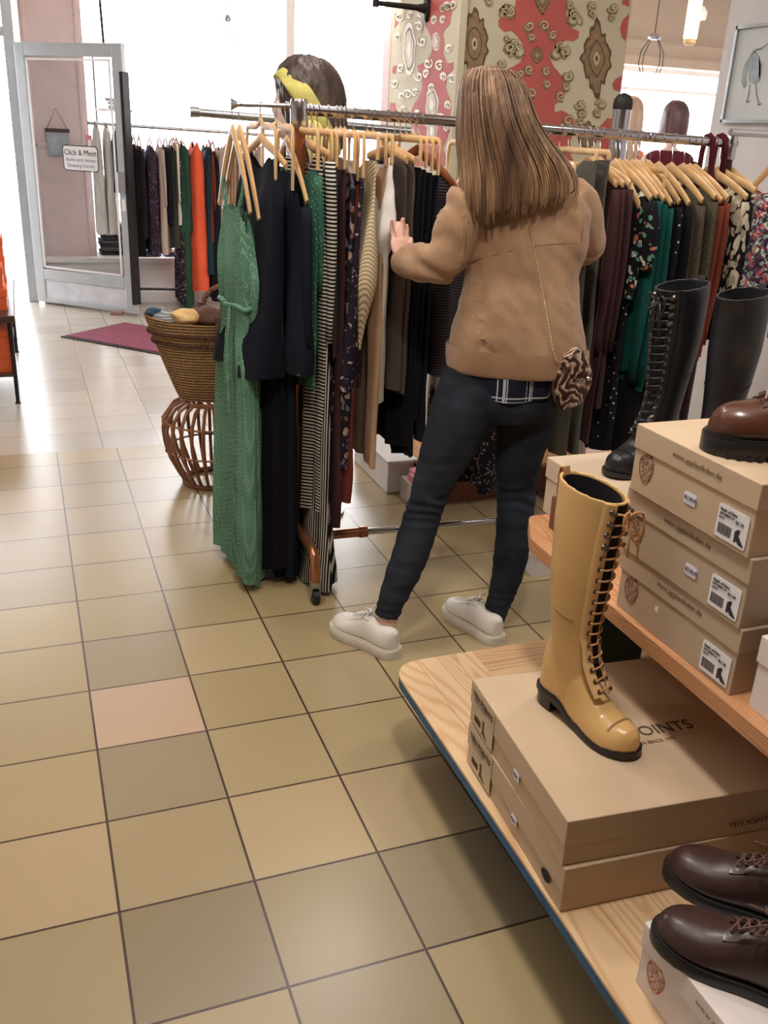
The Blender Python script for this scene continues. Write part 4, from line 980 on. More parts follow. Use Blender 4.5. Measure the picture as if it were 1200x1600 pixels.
hang('trousers', 'olive grey trousers behind the snake print bag, left pair', 'trousers', M['olivegrey'], 915, 252, 704, .19, .035, 0, short='left olive grey trousers', flat=True, legs=True)
hang('trousers', 'olive grey trousers right of the customer arm, right pair', 'trousers', M['olivegrey'], 934, 250, 700, .19, .03, 0, short='right olive grey trousers', flat=True, legs=True)
for k, (px, yb, lab) in enumerate([(948,602,'left'),(958,690,'middle'),(968,640,'right')]):
    hang('cardigan', 'burgundy long cardigan right of the customer, %s of three' % lab, 'cardigan', M['burg'], px, 290, yb, .20, .03, 0, short=lab+' burgundy cardigan', group='burgundy cardigans', sleeve=(.55,.015,.038))
hang('blouse', 'black blouse with white and orange flowers left of the teal dresses', 'blouse', M['fl_bright'], 1003, 312, 470, .215, .045, 0, short='flowered black blouse', sleeve=(.22,.03,.06), amp=.012)
hang('dress', 'black dress with tiny white flowers below the flowered blouse', 'dress', M['polka'], 990, 330, 700, .19, .05, 0, short='tiny-flowered black dress')
for k, (px, yb, lab) in enumerate([(1012,580,'left'),(1023,594,'middle'),(1035,606,'right')]):
    hang('dress', 'teal green long-sleeved dress, %s of three' % lab, 'dress', M['teal' if k != 1 else 'teal2'], px, 308+6*k, yb, .21, .032, 0, short=lab+' teal dress', group='teal dresses', sleeve=(.62,.02,.04), amp=.008)
hang('dress', 'black dress with white polka dots right of the teal dresses', 'dress', M['polka'], 1047, 318, 690, .20, .028, 0, short='polka dot dress', sleeve=(.4,.015,.035))
hang('dress', 'long black dress hanging below the teal dresses', 'dress', M['black'], 1028, 340, 705, .20, .06, 0, short='long black dress under the teal ones')
hang('dress', 'plain black dress between the polka dress and olive knits', 'dress', M['black'], 1062, 320, 650, .20, .04, 0, short='plain black dress', sleeve=(.5,.02,.04))
for k, (px, lab) in enumerate([(1082,'left'),(1101,'right')]):
    hang('cardigan', 'fuzzy dark olive knit coat, %s of two' % lab, 'cardigan', M['fuzzy'], px, 316-6*k, 560, .20, .045, 0, short=lab+' olive knit coat', sleeve=(.55,.015,.042))
for k, (px, lab) in enumerate([(1111,'left'),(1120,'right')]):
    hang('dress', 'rust red dress, %s of two right of the olive knits' % lab, 'dress', M['rust'], px, 316-4*k, 560, .20, .026, 0, short=lab+' rust dress', sleeve=(.5,.01,.035))
hang('blouse', 'black blouse with big cream leaves near the rail end', 'blouse', M['leafwhite'], 1149, 310, 520, .215, .06, 0, short='cream leaf blouse', sleeve=(.35,.01,.05), amp=.012)
hang('dress', 'black dress between leaf blouse and meadow-flowered blouse', 'dress', M['black'], 1160, 300, 540, .20, .04, 0, short='black dress by the leaf blouse')
hang('blouse', 'meadow-flowered dark blouse, last garment at the right end of the rail', 'blouse', M['fl_sleeve'], 1186, 322, 455, .235, .05, 0, short='meadow-flowered blouse', sleeve=(.30,.035,.062), amp=.012)
# spare empty hangers on the right part
for px, lab in ((905,'empty light wooden hanger nearest the woman right shoulder'),(1040,'empty light wooden hanger over the dark olive knit coats')):
    x = at(px,300,Y=2.85).x
    hanger(x, RYx(x), RZx(x), R(-14), .2, RZx(x)-.16, lab, 'hangwood', bent=True)
# loose price tags
# ---------------------------------------------------------------- rear rack by the window
q0, q1 = at(136,192,Y=8.70), at(445,213,Y=8.45)
rk3 = thing('clothes_rack', 'rear clothes rack of colourful garments beside the glass door', 'clothes rack', (q0.x,8.5,0))
RY3 = lambda x: lerp(8.70, 8.45, (x-q0.x)/(q1.x-q0.x)); RZ3 = lambda x: lerp(q0.z, q1.z, (x-q0.x)/(q1.x-q0.x))
MB().tube([q0, q1], .014, 10).build('rail', M['steel'], rk3)
for q in (q0.lerp(q1, .17), q1):
    MB().tube([(q.x,q.y,.03),(q.x,q.y,q.z+.02)], .015, 10).build('post', M['iron'], rk3)
    MB().tube([(q.x,q.y-.24,.03),(q.x,q.y+.24,.03)], .016, 8).build('foot', M['iron'], rk3)
MB().tube([(q0.x,q0.y,.16),(q1.x,q1.y,.16)], .012, 8).build('bottom_bar', M['iron'], rk3)
c_('nearblack', 34,32,38); c_('olivedk', 62,62,56)
rear = [('dress','whitec',160,196,366,.05,'white long dress seen through the door glass, left one'),('dress','whitec',176,198,368,.05,'white long dress seen through the door glass, right one'),('jacket','dkgrey',190,206,300,.05,'dark grey jacket just behind the door edge'),('blazer','black',218,232,400,.06,'near-black blazer, first garment by the door'),('dress','nearblack',226,235,370,.05,'black dress, second garment by the door'),
 ('dress','purpleprint',243,232,398,.07,'purple printed dress near the door'),('cardigan','beige',258,232,398,.05,'beige cardigan with crumpled hem'),
 ('coat','nearblack',267,232,350,.04,'black short coat'),('coat','olivedk',276,234,388,.07,'dark olive coat'),('blouse','creamc',280,226,350,.03,'cream blouse'),
 ('dress','fl_dark2',284,232,475,.04,'violet speckled long dress'),('trousers','forest',292,300,480,.06,'dark green long trousers'),('shirt','forest',292,228,362,.09,'forest green shirt hanging low over the rail'),
 ('trousers','orange',312,224,456,.10,'bright orange trousers'),('dress','darkteal',330,230,430,.06,'dark teal dress'),('blouse','brownred',334,240,380,.03,'rust blouse'),
 ('dress','nearblack',340,245,470,.07,'long black dress right of the orange trousers'),('cardigan','beige',352,232,420,.12,'beige knit cardigan near the green jumpsuits'),('blouse','tan',366,226,350,.05,'tan striped blouse'),('blouse','creamc',378,226,340,.05,'pale cream blouse behind the jumpsuits'),('coat','black',392,232,430,.08,'black coat behind the hangers'),('dress','beige',408,230,400,.06,'light beige dress at the right end')]
M['purpleprint'] = floral('purple_print_cloth', srgb(56,46,58), [srgb(96,74,100), srgb(30,26,34)], 40, .4)
for k, (nm, mt, px, yt, yb, th, lab) in enumerate(rear):
    hang(nm, lab+' on the rear rack', nm, M[mt], px, yt, yb, (.12 if px < 200 else .17), min(th*1.35, .14), 0, short=lab, RY=RY3, RZ=RZ3, rr=.014, simple=True, guess=1.5, yref=330, sleeve=None if nm in ('trousers','dress') else (.45,.02,.04), flat=(nm == 'trousers'), zc_off=.08, nv=16, na=24, hmat='hangdark')

# ---------------------------------------------------------------- display benches at the right
def roundpoly(pts, r, n=6):
    out = []
    m_ = len(pts)
    for i in range(m_):
        p = Vector(pts[i]); a = (Vector(pts[i-1])-p); b = (Vector(pts[(i+1) % m_])-p)
        rr = r[i] if isinstance(r, (list, tuple)) else r
        if rr < 1e-4: out.append(p); continue
        a, b = a.normalized()*rr, b.normalized()*rr
        for k in range(n+1):
            t = k/n; out.append((p+a)*(1-t)**2 + p*2*t*(1-t) + (p+b)*t**2)
    return out
LZ = .245
lb = thing('display_bench', 'low light pine bench with a blue front edge at the lower right', 'bench', (1.3,.8,0))
pts = roundpoly([(.806,-.2,LZ),(.806,1.955,LZ),(1.9,1.955,LZ),(1.9,-.2,LZ)], [0,.09,.0,0], 8)
pts[0] = Vector((.783,-.2,LZ))
MB().prism([p-Vector((0,0,.006)) for p in pts], (0,0,.006)).build('pine_top', M['pine'], lb, smooth=False)
pb = [Vector((p.x+.0,p.y,LZ-.030)) for p in pts]
MB().prism(pb, (0,0,.024)).build('blue_edge', M['blueedge'], lb, smooth=False)
M['pinex'] = wood('pine_cross_board', srgb(222,188,146), srgb(190,142,98), rot=(0,0,R(90)), scale=8)
MB().box((1.045,1.70,LZ-.004),(1.9,1.9545,LZ+.0006)).build('cross_board', M['pinex'], lb, smooth=False)
MB().box((1.25,1.66,0),(1.29,1.93,LZ-.03)).box((1.1,-.1,0),(1.8,.0,LZ-.03)).box((1.82,1.6,0),(1.88,1.9,LZ-.03)).build('support', M['darkwood'], lb, smooth=False)
UZ = .65
ub = thing('upper_shelf', 'stained pine upper shelf board carrying the apple shoe boxes', 'shelf', (1.6,.8,UZ))
pts = roundpoly([(1.062,-.2,UZ),(1.088,1.79,UZ),(1.155,1.92,UZ),(1.95,1.92,UZ),(1.95,-.2,UZ)], [0,.02,.02,0,0], 3)
MB().prism([p-Vector((0,0,.036)) for p in pts], (0,0,.036)).build('board', M['pinedark'], ub, smooth=False, bevel=.002)
MB().box((1.35,1.80,LZ),(1.41,1.86,UZ-.036)).box((1.85,1.80,LZ),(1.9,1.86,UZ-.036)).box((1.85,-.1,LZ),(1.9,.0,UZ-.036)).build('post', M['darkwood'], ub, smooth=False)
M['bottle'] = plain('dark_green_case', srgb(22,44,38), .4)
db = thing('case', 'dark green box standing under the upper shelf behind the kraft boxes', 'box', (1.35,1.72,LZ))
MB().box((1.18,1.62,LZ),(1.34,1.76,LZ+.30)).build('box_body', M['bottle'], db, smooth=False, bevel=.004)

M['inkdk'] = plain('dark_brown_print', srgb(88,70,54), .7)
def apple_print(mb, org, ux, uz, s, nrm, mi=0):
    """scribbled apple made of curls, drawn as flat print; org centre, s height"""
    org, ux, uz = Vector(org), Vector(ux), Vector(uz)
    def P(u, v): return org+ux*(u*s)+uz*(v*s)
    w_ = .028*s
    cur = [[(.02,.32),(-.12,.36),(-.27,.30),(-.33,.12),(-.30,-.08),(-.24,-.22),(-.13,-.36),(-.05,-.44),(.0,-.38),(.04,-.46)],
           [(.04,.32),(.16,.38),(.29,.30),(.34,.12),(.30,-.10),(.24,-.26),(.14,-.40),(.04,-.46)],
           [(-.22,.24),(-.10,.28),(-.06,.18),(-.14,.12),(-.22,.16),(-.18,.22)],
           [(-.24,.08),(-.10,.06),(.0,.14),(.02,.28),(-.04,.30)], [(.06,.26),(.06,.10),(.14,.04),(.22,.10),(.20,.20),(.12,.22)],
           [(-.26,-.02),(-.16,.02),(-.08,-.04),(-.12,-.14),(-.20,-.14)], [(-.05,.02),(.04,-.02),(.04,-.12),(-.04,-.16),(-.10,-.26),(-.16,-.22)],
           [(.08,-.02),(.18,.0),(.26,-.06),(.22,-.16),(.12,-.16),(.10,-.08)], [(-.02,-.20),(.06,-.24),(.12,-.30),(.04,-.36),(-.04,-.32)],
           [(.14,-.22),(.22,-.24),(.18,-.32)], [(-.16,-.30),(-.06,-.28)], [(.0,.34),(.02,.42),(.06,.47)], [(-.06,.36),(-.10,.44),(-.05,.46)], [(.24,.04),(.28,.14),(.24,.24)], [(-.28,.16),(-.20,.30)]]
    for c in cur:
        # smooth the curl
        q = c
        for _ in range(2):
            n_ = [q[0]]
            for a, b in zip(q, q[1:]): n_ += [(a[0]*.75+b[0]*.25, a[1]*.75+b[1]*.25), (a[0]*.25+b[0]*.75, a[1]*.25+b[1]*.75)]
            n_.append(q[-1]); q = n_
        ribbon(mb, [P(*k) for k in q], w_*1.25, nrm, mi)
    leaf = [(.08,.40),(.14,.50),(.24,.50),(.22,.40),(.14,.36)]
    base = len(mb.v); mb.v += [tuple(P(*k)) for k in leaf]; mb.f.append(tuple(range(base, base+5))); mb.m.append(mi)

def shoe_box(x0, y0, z0, W, D, Hh, mat, label, lidf=.36, printing=None, group=None, rz=0):
    """left face at x0, front face at y0; printing decorates the left face"""
    o = thing('shoe_box', label, 'shoe box', (x0,y0,z0), group, rz)
    MB().box((.003,.003,0),(W-.003,D-.003,Hh*(1-lidf)+.004)).build('box_body', mat, o, local=True, smooth=False, bevel=.0015)
    MB().box((0,0,Hh*(1-lidf)),(W,D,Hh)).build('lid', mat, o, local=True, smooth=False, bevel=.002)
    return o
def left_text(o, s, size, y, z, mat, x=-.0006, name='printed_text', thin=0):
    return text_mesh(s, size, (x, y, z), (0,-1,0), (0,0,1), mat, o, name=name, local=True, thin=thin)
def sticker(o, y0, y1, z0, z1, x=-.0006, mat=None, name='label_sticker'):
    return MB().prism([(x, y, z) for y, z in [(y0+a, z0+b) for a, b in rrect(y1-y0, z1-z0, .004)]], (-.0008,0,0)).build(name, mat or M['paper'], o, local=True, smooth=False)
def apple_box(x0, y0, z0, W, D, Hh, mat, pm, label, text=True, lab=True, price=None, group=None):
    o = shoe_box(x0, y0, z0, W, D, Hh, mat, label, .36, group=group)
    mb = MB(); apple_print(mb, (-.0008+.003, D-.045, Hh*.34+.01), (0,-1,0), (0,0,1), Hh*.50, (-1,0,0))
    for k in range(len(mb.v)): mb.v[k] = (-.0002+.002, mb.v[k][1], mb.v[k][2])
    mb.build('printed_apple', pm, o, local=True, smooth=False)
    if text: left_text(o, 'www.appleofeden.de', .0160, D*.66, Hh*.80, M['inkdk'], thin=.00035)
    if price:
        py_ = price[0]
        ps = sticker(o, py_-.032, py_, Hh*price[1], Hh*price[1]+.022, x=.0022, name='price_sticker')
        text_mesh(price[2], .0105, (.0008, py_-.002, Hh*price[1]+.008), (0,-1,0), (0,0,1), plain('pen_blue', srgb(70,76,120)), ps, local=True)
    if lab:
        ls = sticker(o, .012, .088, Hh*.07, Hh*.52, x=.0022)
        x_ = .0008
        text_mesh('Apple of Eden', .0075, (x_, .083, Hh*.44), (0,-1,0), (0,0,1), M['ink'], ls, local=True)
        text_mesh('GOT BREST 19', .0055, (x_, .083, Hh*.385), (0,-1,0), (0,0,1), M['ink'], ls, local=True)
        text_mesh('Col. 01', .005, (x_, .083, Hh*.335), (0,-1,0), (0,0,1), M['ink'], ls, local=True)
        text_mesh('EU 39', .008, (x_, .042, Hh*.36), (0,-1,0), (0,0,1), M['ink'], ls, local=True)
        bc = MB(); yy = .082
        for k in range(13):
            w_ = (.0012,.0022,.0008,.0016)[k % 4]; bc.box((x_,yy-w_,Hh*.13),(x_+.0003,yy,Hh*.27)); yy -= w_+.0012
        bc.build('barcode', M['ink'], ls, local=True, smooth=False)
        bt = [(.040,.26),(.034,.30),(.028,.30),(.030,.22),(.022,.16),(.016,.12),(.016,.10),(.028,.11),(.034,.15),(.036,.12),(.040,.12)]
        MB().prism([(x_, y, Hh*z) for y, z in bt], (.0003,0,0)).build('boot_icon', M['ink'], ls, local=True, smooth=False)
    return o
BH = .1333
apple_box(1.093, 1.075, UZ, .25, .36, BH, M['cardgrey'], M['inkbrown'], 'kraft apple shoe box, bottom one of the stack of three on the upper shelf')
apple_box(1.086, 1.078, UZ+BH, .25, .36, BH, M['cardgrey'], M['inkbrown'], 'kraft apple shoe box, middle one of the stack of three on the upper shelf', price=(.16,.26,'€129,95'))
apple_box(1.076, 1.083, UZ+2*BH, .26, .345, BH, M['card'], M['inkbrown'], 'kraft apple shoe box, top one of the stack, under the brown ankle boot', price=(.18,.26,'€129,95'))
# torn spot on the lowest box
tag(MB().box((1.0955,1.30,.70),(1.0962,1.31,.712)).build('paper_scrap', M['paper']), 'tiny white torn paper spot on the lowest apple box', 'paper')
# box behind, carrying black shoes
shoe_box(1.205, 1.60, UZ, .5, .345, .148, M['cardlight'], 'large pale kraft box on the far end of the upper shelf, under the black shoes')
shoe_box(1.47, 1.35, UZ, .4, .20, .40, M['cardlight'], 'tall pale kraft box at the right edge behind the brown ankle boot') 
# brown offcut beside the box and small apple box on the floor
tag(MB().box((1.166,1.80,UZ),(1.20,1.84,UZ+.085)).build('wood_block', M['brownboard'], bevel=.003), 'small brown wooden block beside the far pale box', 'block')
fb = at(832,903,Z=0)
apple_box(fb.x, fb.y, 0, .30, .26, .12, M['cardwhite'], M['inkorange'], 'white apple shoe box on the floor under the far end of the shelf', text=False, lab=False)

# kraft boot boxes on the bench
def tp_box(x0, y0, z0, W, D, Hh, label, hole=False, lidtext=False, rz=0):
    o = shoe_box(x0, y0, z0, W, D, Hh, M['card'], label, .55, rz=rz)
    MB().prism([(-.0006, y, z) for y, z in ((D-.012,.006),(D-.135,.006),(D-.135,Hh-.004),(D-.012,Hh-.004))], (-.0006,0,0)).build('label_sticker', plain('grey_sticker', srgb(198,178,148), .4), o, local=True, smooth=False)
    text_mesh('TEN POINTS', .0195, (-.0016, D-.018, Hh*.72), (0,-1,0), (0,0,1), M['inkdk'], o, local=True)
    text_mesh('SWEDEN SINCE 1979', .0068, (-.0016, D-.03, Hh*.64), (0,-1,0), (0,0,1), plain('tan_ink', srgb(150,128,104)), o, local=True)
    bc = MB(); yy = D-.035
    for k in range(14):
        w_ = (.0012,.0026,.0008,.0016)[k % 4]; bc.box((-.0018,yy-w_,Hh*.20),(-.0012,yy,Hh*.34)); yy -= w_+.0009
    bc.build('barcode', M['inkdk'], o, local=True, smooth=False)
    bt = [(.030,.46),(.020,.46),(.019,.26),(.009,.17),(.002,.14),(.002,.11),(.018,.13),(.023,.17),(.024,.13),(.031,.13),(.028,.28)]
    MB().prism([(-.0012, D-.108+y, Hh*z) for y, z in bt], (-.0006,0,0)).build('boot_icon', M['inkdk'], o, local=True, smooth=False)
    ps = sticker(o, D*.42, D*.42+.026, Hh*.30, Hh*.30+.020, name='price_sticker')
    text_mesh('€239,-', .008, (-.0016, D*.42+.024, Hh*.30+.007), (0,-1,0), (0,0,1), plain('pen_blue', srgb(70,76,120)), ps, local=True)
    if hole:
        MB().prism([(-.0008, .062+.017*math.sin(2*PI*k/24), Hh*.32+.011*math.cos(2*PI*k/24)*(1 if math.cos(2*PI*k/24) > 0 else 1)) for k in range(24)], (-.0006,0,0)).build('grip_hole', plain('dark_hole', (.01,.01,.01,1), .9), o, local=True, smooth=False)
    if lidtext:
        text_mesh('TEN POINTS', .043, (W*.5-.01, D*.42, Hh+.0006), (1,.02,0), (0,1,0), M['inkdk'], o, align='CENTER', local=True)
        text_mesh('SWEDEN SINCE 1979', .013, (W*.5-.01, D*.42-.026, Hh+.0006), (1,.02,0), (0,1,0), plain('tan_ink', srgb(142,116,88)), o, align='CENTER', local=True)
    if lidtext: text_mesh('TEN POINTS', .017, (W*.62, -.0006, Hh*.22), (1,0,0), (0,0,1), M['inkdk'], o, local=True)
    return o
tp_box(.799, 1.068, LZ, .55, .462, .103, rz=R(-3.5), label= 'long kraft boot box resting on the pine bench, lower of two', hole=True)
tp_box(.794, 1.075, LZ+.103, .55, .466, .102, rz=R(-4.5), label= 'long kraft boot box on top of another, carrying the tan lace-up boot', lidtext=True)
# white apple box in the lower right corner
wz = .375
apple_box(.845, .50, LZ, .62, .403, wz-LZ, M['cardwhite'], M['inkorange'], 'white apple shoe box at the bottom right, under the brown derby shoes', text=False, lab=False)
bx = bpy.data.objects[[o.name for o in bpy.data.objects if o.get('label', '').startswith('white apple shoe box at the bottom')][0]]
left_text(bx, 'www.appleofeden.de', .016, .403*.66, .105, M['inkdk'], thin=.0004)
shoe_box(1.32, .62, UZ, .25, .345, .14, M['cardwhite'], 'white shoe box at the right edge on the upper shelf').location = (1.105,.70,UZ)

# ---------------------------------------------------------------- shoes
WT = [(0,.0),(.012,.17),(.04,.27),(.10,.345),(.2,.37),(.35,.345),(.5,.385),(.62,.46),(.72,.50),(.82,.475),(.90,.39),(.955,.27),(.985,.15),(1,.0)]
def outline(L, W, grow=0, n=26, curve=.0):
    """foot outline, heel at x=0, toe at x=L"""
    ss = [.5-.5*math.cos(PI*k/(n-1)) for k in range(n)]
    up = [(s*(L+2*grow)-grow, interp(WT, s)*W+grow*(1 if 0 < k < n-1 else 0)+curve*math.sin(PI*s)) for k, s in enumerate(ss)]
    dn = [(s*(L+2*grow)-grow, -interp(WT, s)*W-grow*(1 if 0 < k < n-1 else 0)+curve*math.sin(PI*s)) for k, s in enumerate(ss)]
    return up+dn[-2:0:-1]
def sole_mesh(L, W, t, grow=.004, z0=0, curve=0, lug=False):
    o = outline(L, W, grow, 30, curve); mb = MB()
    mb.loft([[(x*1.0,y*.97,z0) for x, y in o], [(x,y,z0+.003) for x, y in o], [(x,y,z0+t-.003) for x, y in o], [(x,y*.97,z0+t) for x, y in o]])
    return mb
def upper_rings(L, W, ht, z0, n=22, m=24, curve=0, s0=.0, s1=1.0, flatten=.75):
    rings = []
    for j in range(n):
        s = .5-.5*math.cos(PI*(j+.35)/(n-.3)); s = s0+(s1-s0)*s; w_ = max(interp(WT, s)*W, .004); h_ = max(sinterp(ht, s), .006); ring = []
        for i in range(m):
            a = PI*i/(m-1)   # from +y over the top to -y
            ca, sa = math.cos(a), math.sin(a)
            y = w_*math.copysign(abs(ca)**.75, ca)*(1-.18*(sa**2)); z = h_*abs(sa)**flatten
            ring.append((s*L, y+curve*math.sin(PI*s), z0+z))
        rings.append(ring)
    return rings
M['tanleather'] = plain('tan_leather', srgb(212,171,110), .28, 0, .09, 7, bump=.06, bscale=220)
M['tanleather2'] = plain('tan_leather_light', srgb(222,180,124), .35, 0, .06, 9, bump=.06, bscale=220)
M['lace'] = plain('tan_lace', srgb(190,138,86), .7, 0, .12, 90, bump=.5, bscale=600)
M['lining'] = plain('black_lining', srgb(16,15,16), .95)
M['bsole'] = plain('black_sole', srgb(28,26,28), .4, 0, .12)
M['eyelet'] = plain('aged_metal', srgb(120,112,104), .3, .9, .2, 60)
M['blackleather'] = plain('black_leather', srgb(26,26,32), .42, 0, .15, 8, bump=.06, bscale=220)
M['derby'] = plain('dark_brown_leather', srgb(58,38,36), .3, 0, .2, 9, bump=.08, bscale=220)
M['derbylace'] = plain('brown_lace', srgb(92,62,54), .7, 0, .1, 80)
t = NT('burnished_leather'); ns = t.n('ShaderNodeTexNoise', i_Scale=9.0, i_Detail=3.0); t.l(t.coord(), ns.inputs['Vector'])
t.set(t.ramp(ns.outputs[0], [(.34, srgb(38,24,20)), (.66, srgb(88,52,37))]), .26); M['cognac'] = t.m
M['sneaker'] = plain('white_leather', srgb(226,220,210), .45, 0, .03, 12)
M['sneakersole'] = plain('cream_rubber', srgb(216,208,192), .6, 0, .06, 20)

def tall_boot(loc, rz, HT, label, mats_, lace=True, tag_=None, scale=1.0, sr=1.0):
    leather, sole_m, lace_m = mats_
    L, W = .258*scale, .090*scale
    o = thing('lace_up_boot', label, 'boot', loc, None, rz)
    st_ = .012
    # sole follows heel lift
    out = outline(L, W, .004, 30)
    def lift(x): return sinterp([(-.01,.033),(.065,.033),(.12,.006),(.2,.0),(L,.006),(L+.02,.010)], x)
    MB().loft([[(x*1.0,y*.98,lift(x)) for x, y in out], [(x,y,lift(x)+.003) for x, y in out], [(x,y,lift(x)+st_-.003) for x, y in out], [(x,y*.97,lift(x)+st_) for x, y in out]]).build('sole', sole_m, o, local=True)
    hl = [(x, y) for x, y in outline(L, W, .002, 30) if x < .062]
    # heel block outline
    ps = [p for p in hl if p[1] >= 0]; ns_ = [p for p in hl if p[1] < 0]
    ps.sort(key=lambda p: p[0]); ns_.sort(key=lambda p: -p[0]); hp_ = ps+ns_
    MB().loft([[(x*.93+.003,y*.9,0) for x, y in hp_], [(x,y,.036) for x, y in hp_]]).build('heel', sole_m, o, local=True, smooth=False)
    zs = st_
    ht = [(0,.10),(.1,.125),(.3,.135),(.42,.115),(.52,.088),(.62,.068),(.72,.056),(.84,.050),(.93,.044),(.975,.033),(1,.012)]
    rg = upper_rings(L, W, ht, 0, 26, 26, flatten=.62)
    rg = [[(p[0], p[1], p[2]+zs-.002+lift(p[0])) for p in r] for r in rg]
    # shaft rings
    ST = [(.05,.074,.056,.033),(.10,.070,.054,.034),(.14,.066,.051,.037),(.18,.063,.050,.039),(.24,.060,.056,.044),(.32,.058,.065,.050),(.42,.058,.072,.049),(HT,.062,.079,.045)]
    ST = [(a_, b_, c_2*(1+(sr-1)*min(a_/.2, 1)), d_2*(1+(sr-1)*min(a_/.2, 1))) for a_, b_, c_2, d_2 in ST]
    def SF(z):
        for a, b in zip(ST, ST[1:]):
            if z <= b[0]:
                t_ = (z-a[0])/(b[0]-a[0]); t_ = max(t_, 0)
                return [lerp(a[k], b[k], t_) for k in (1,2,3)]
        return list(ST[-1][1:])
    NS = 36; shaft = []
    for j in range(24):
        z = lerp(.05, HT, j/23); cx, rx, ry = SF(z)
        fr = 1.0
        shaft.append([(cx+rx*math.cos(2*PI*i/NS), ry*math.sin(2*PI*i/NS), z - .030*(1-math.cos(2*PI*i/NS))*.5*0 - (.014*(1+math.cos(2*PI*i/NS))*.5*max((j-12)/11, 0))) for i in range(NS)])
    inner = []
    for z, k in ((HT,.91),(HT-.02,.90),(HT-.12,.89)):
        cx, rx, ry = SF(z); inner.append([(cx+rx*k*math.cos(2*PI*i/NS), ry*k*math.sin(2*PI*i/NS), z-.014*(1+math.cos(2*PI*i/NS))*.5*(1 if z > HT-.03 else .5)) for i in range(NS)])
    mb = MB(); mb.loft(rg); mb.loft(shaft+inner)
    mb.build('boot_upper', leather, o, local=True, remesh=.0028, smoothit=7, angle=180)
    cx, rx, ry = SF(HT-.03)
    lin = []
    for z, k in ((HT-.004,.915),(HT-.05,.875),(HT-.118,.86)):
        lin.append([(cx+rx*(k-.05)*math.cos(2*PI*i/NS), ry*(k-.05)*math.sin(2*PI*i/NS), z-.002-.014*(1+math.cos(2*PI*i/NS))*.5*(1 if z > HT-.03 else .6)) for i in range(NS)])
    MB().loft(lin, cap0=False).build('lining', M['lining'], o, local=True)
    # front line of the boot: instep, then shaft
    def front(t_):
        """t 0..1 from vamp to top: (x, z, nx, nz, half width, lateral radius)"""
        tab = [(0,.176,.088),(.06,.160,.104),(.13,.143,.124),(.20,.128,.150),(.30,.1170,.195),(1,.0,HT-.018)]
        if t_ <= .30:
            for a, b in zip(tab, tab[1:]):
                if t_ <= b[0]:
                    q = (t_-a[0])/(b[0]-a[0]); x = lerp(a[1], b[1], q) if b[0] < 1 else 0; z = lerp(a[2], b[2], q); break
        else:
            z = lerp(.195, HT-.018, (t_-.30)/.70); c0 = SF(z); x = c0[0]+c0[1]
        return x, z
    def fpt(t_, ph, off):
        x, z = front(t_); x2, z2 = front(min(t_+.01, 1)); tx, tz = x2-x, z2-z
        if abs(tx)+abs(tz) < 1e-7: x0_, z0_ = front(t_-.01); tx, tz = x-x0_, z-z0_
        l_ = math.hypot(tx, tz); nx, nz = tz/l_, -tx/l_
        r_ = SF(max(z, .14))[2] if t_ > .2 else .040
        rr = SF(z)[1] if t_ > .3 else .045
        # lateral point on the ellipse
        y = r_*math.sin(ph); back = rr*(1-math.cos(ph))
        return Vector((x-nx*back+nx*off, y, z-nz*back+nz*off))
    if lace:
        nt_ = 40
        mb = MB()
        for j in range(nt_): pass
        hw_ = lambda t_: .20+.12*t_
        # dark gap showing tongue
        rings = [[fpt(lerp(.10, 1.0, j/39), lerp(-hw_(j/39), hw_(j/39), i/8), .0022) for i in range(9)] for j in range(40)]
        MB().loft(rings, closed=False).build('tongue', M['lining'], o, local=True)
        # eyelet facings
        mb = MB()
        for s_ in (-1, 1):
            rr_ = []
            for j in range(44):
                t_ = lerp(.03, 1.0, j/43); a0, a1 = s_*(hw_(t_)+.0), s_*(hw_(t_)+.40+.05*(1-t_))
                top = [fpt(t_, lerp(a0, a1, i/5), .0042) for i in range(6)]; bot = [fpt(t_, lerp(a1, a0, i/5), -.001) for i in range(6)]
                rr_.append(top+bot)
            mb.loft(rr_)
        mb.build('eyelet_facing', M['tanleather2'] if leather == M['tanleather'] else leather, o, local=True, angle=60)
        rows = []
        n_e = 17
        for k in range(n_e): rows.append(lerp(.055, .965, k/(n_e-1)))
        for k, t_ in enumerate(rows):
            for s_ in (-1, 1):
                c0 = fpt(t_, s_*(hw_(t_)+.17), .0045); c1 = fpt(t_, s_*(hw_(t_)+.17), .010)
                n_ = (c1-c0).normalized()
                if k >= n_e-4:
                    MB().tube([c0, c0+n_*.003, c0+n_*.006, c0+n_*.010], [.0065,.0055,.003,.0055], 12).build('speed_hook', M['eyelet'], o, local=True)
                else:
                    a_, b_ = n_.orthogonal().normalized(), None; b_ = n_.cross(a_)
                    ring_ = [c0+a_*.0042*math.cos(2*PI*i/14)+b_*.0042*math.sin(2*PI*i/14) for i in range(15)]
                    MB().tube(ring_, .0013, 6).tube([c0-n_*.001, c0+n_*.0005], .003, 8).build('eyelet', M['eyelet'], o, local=True)
        mb = MB()
        for k, t_ in enumerate(rows):
            # straight bar across, then slanting cord up to the next row
            pts = []
            for i in range(13):
                q = -1+2*i/12; tt = t_+.010*(1-q*q)*0+ (.018*(i/12) if k < n_e-1 else 0)
                pts.append(fpt(min(tt, .99), q*(hw_(t_)+.17), .006+.006*(1-abs(q)**3)))
            mb.tube(pts, .0021, 7)
            if False:
                pts = [fpt(lerp(rows[k], rows[k+1], i/10), (1-2*i/10)*(hw_(t_)+.17), .006+.006*(1-abs(1-2*i/10)**3)) for i in range(11)]
                mb.tube(pts, .0021, 7)
        mb.build('laces', lace_m, o, local=True)
        # bow
        b0 = fpt(.965, .0, .018)
        mb = MB()
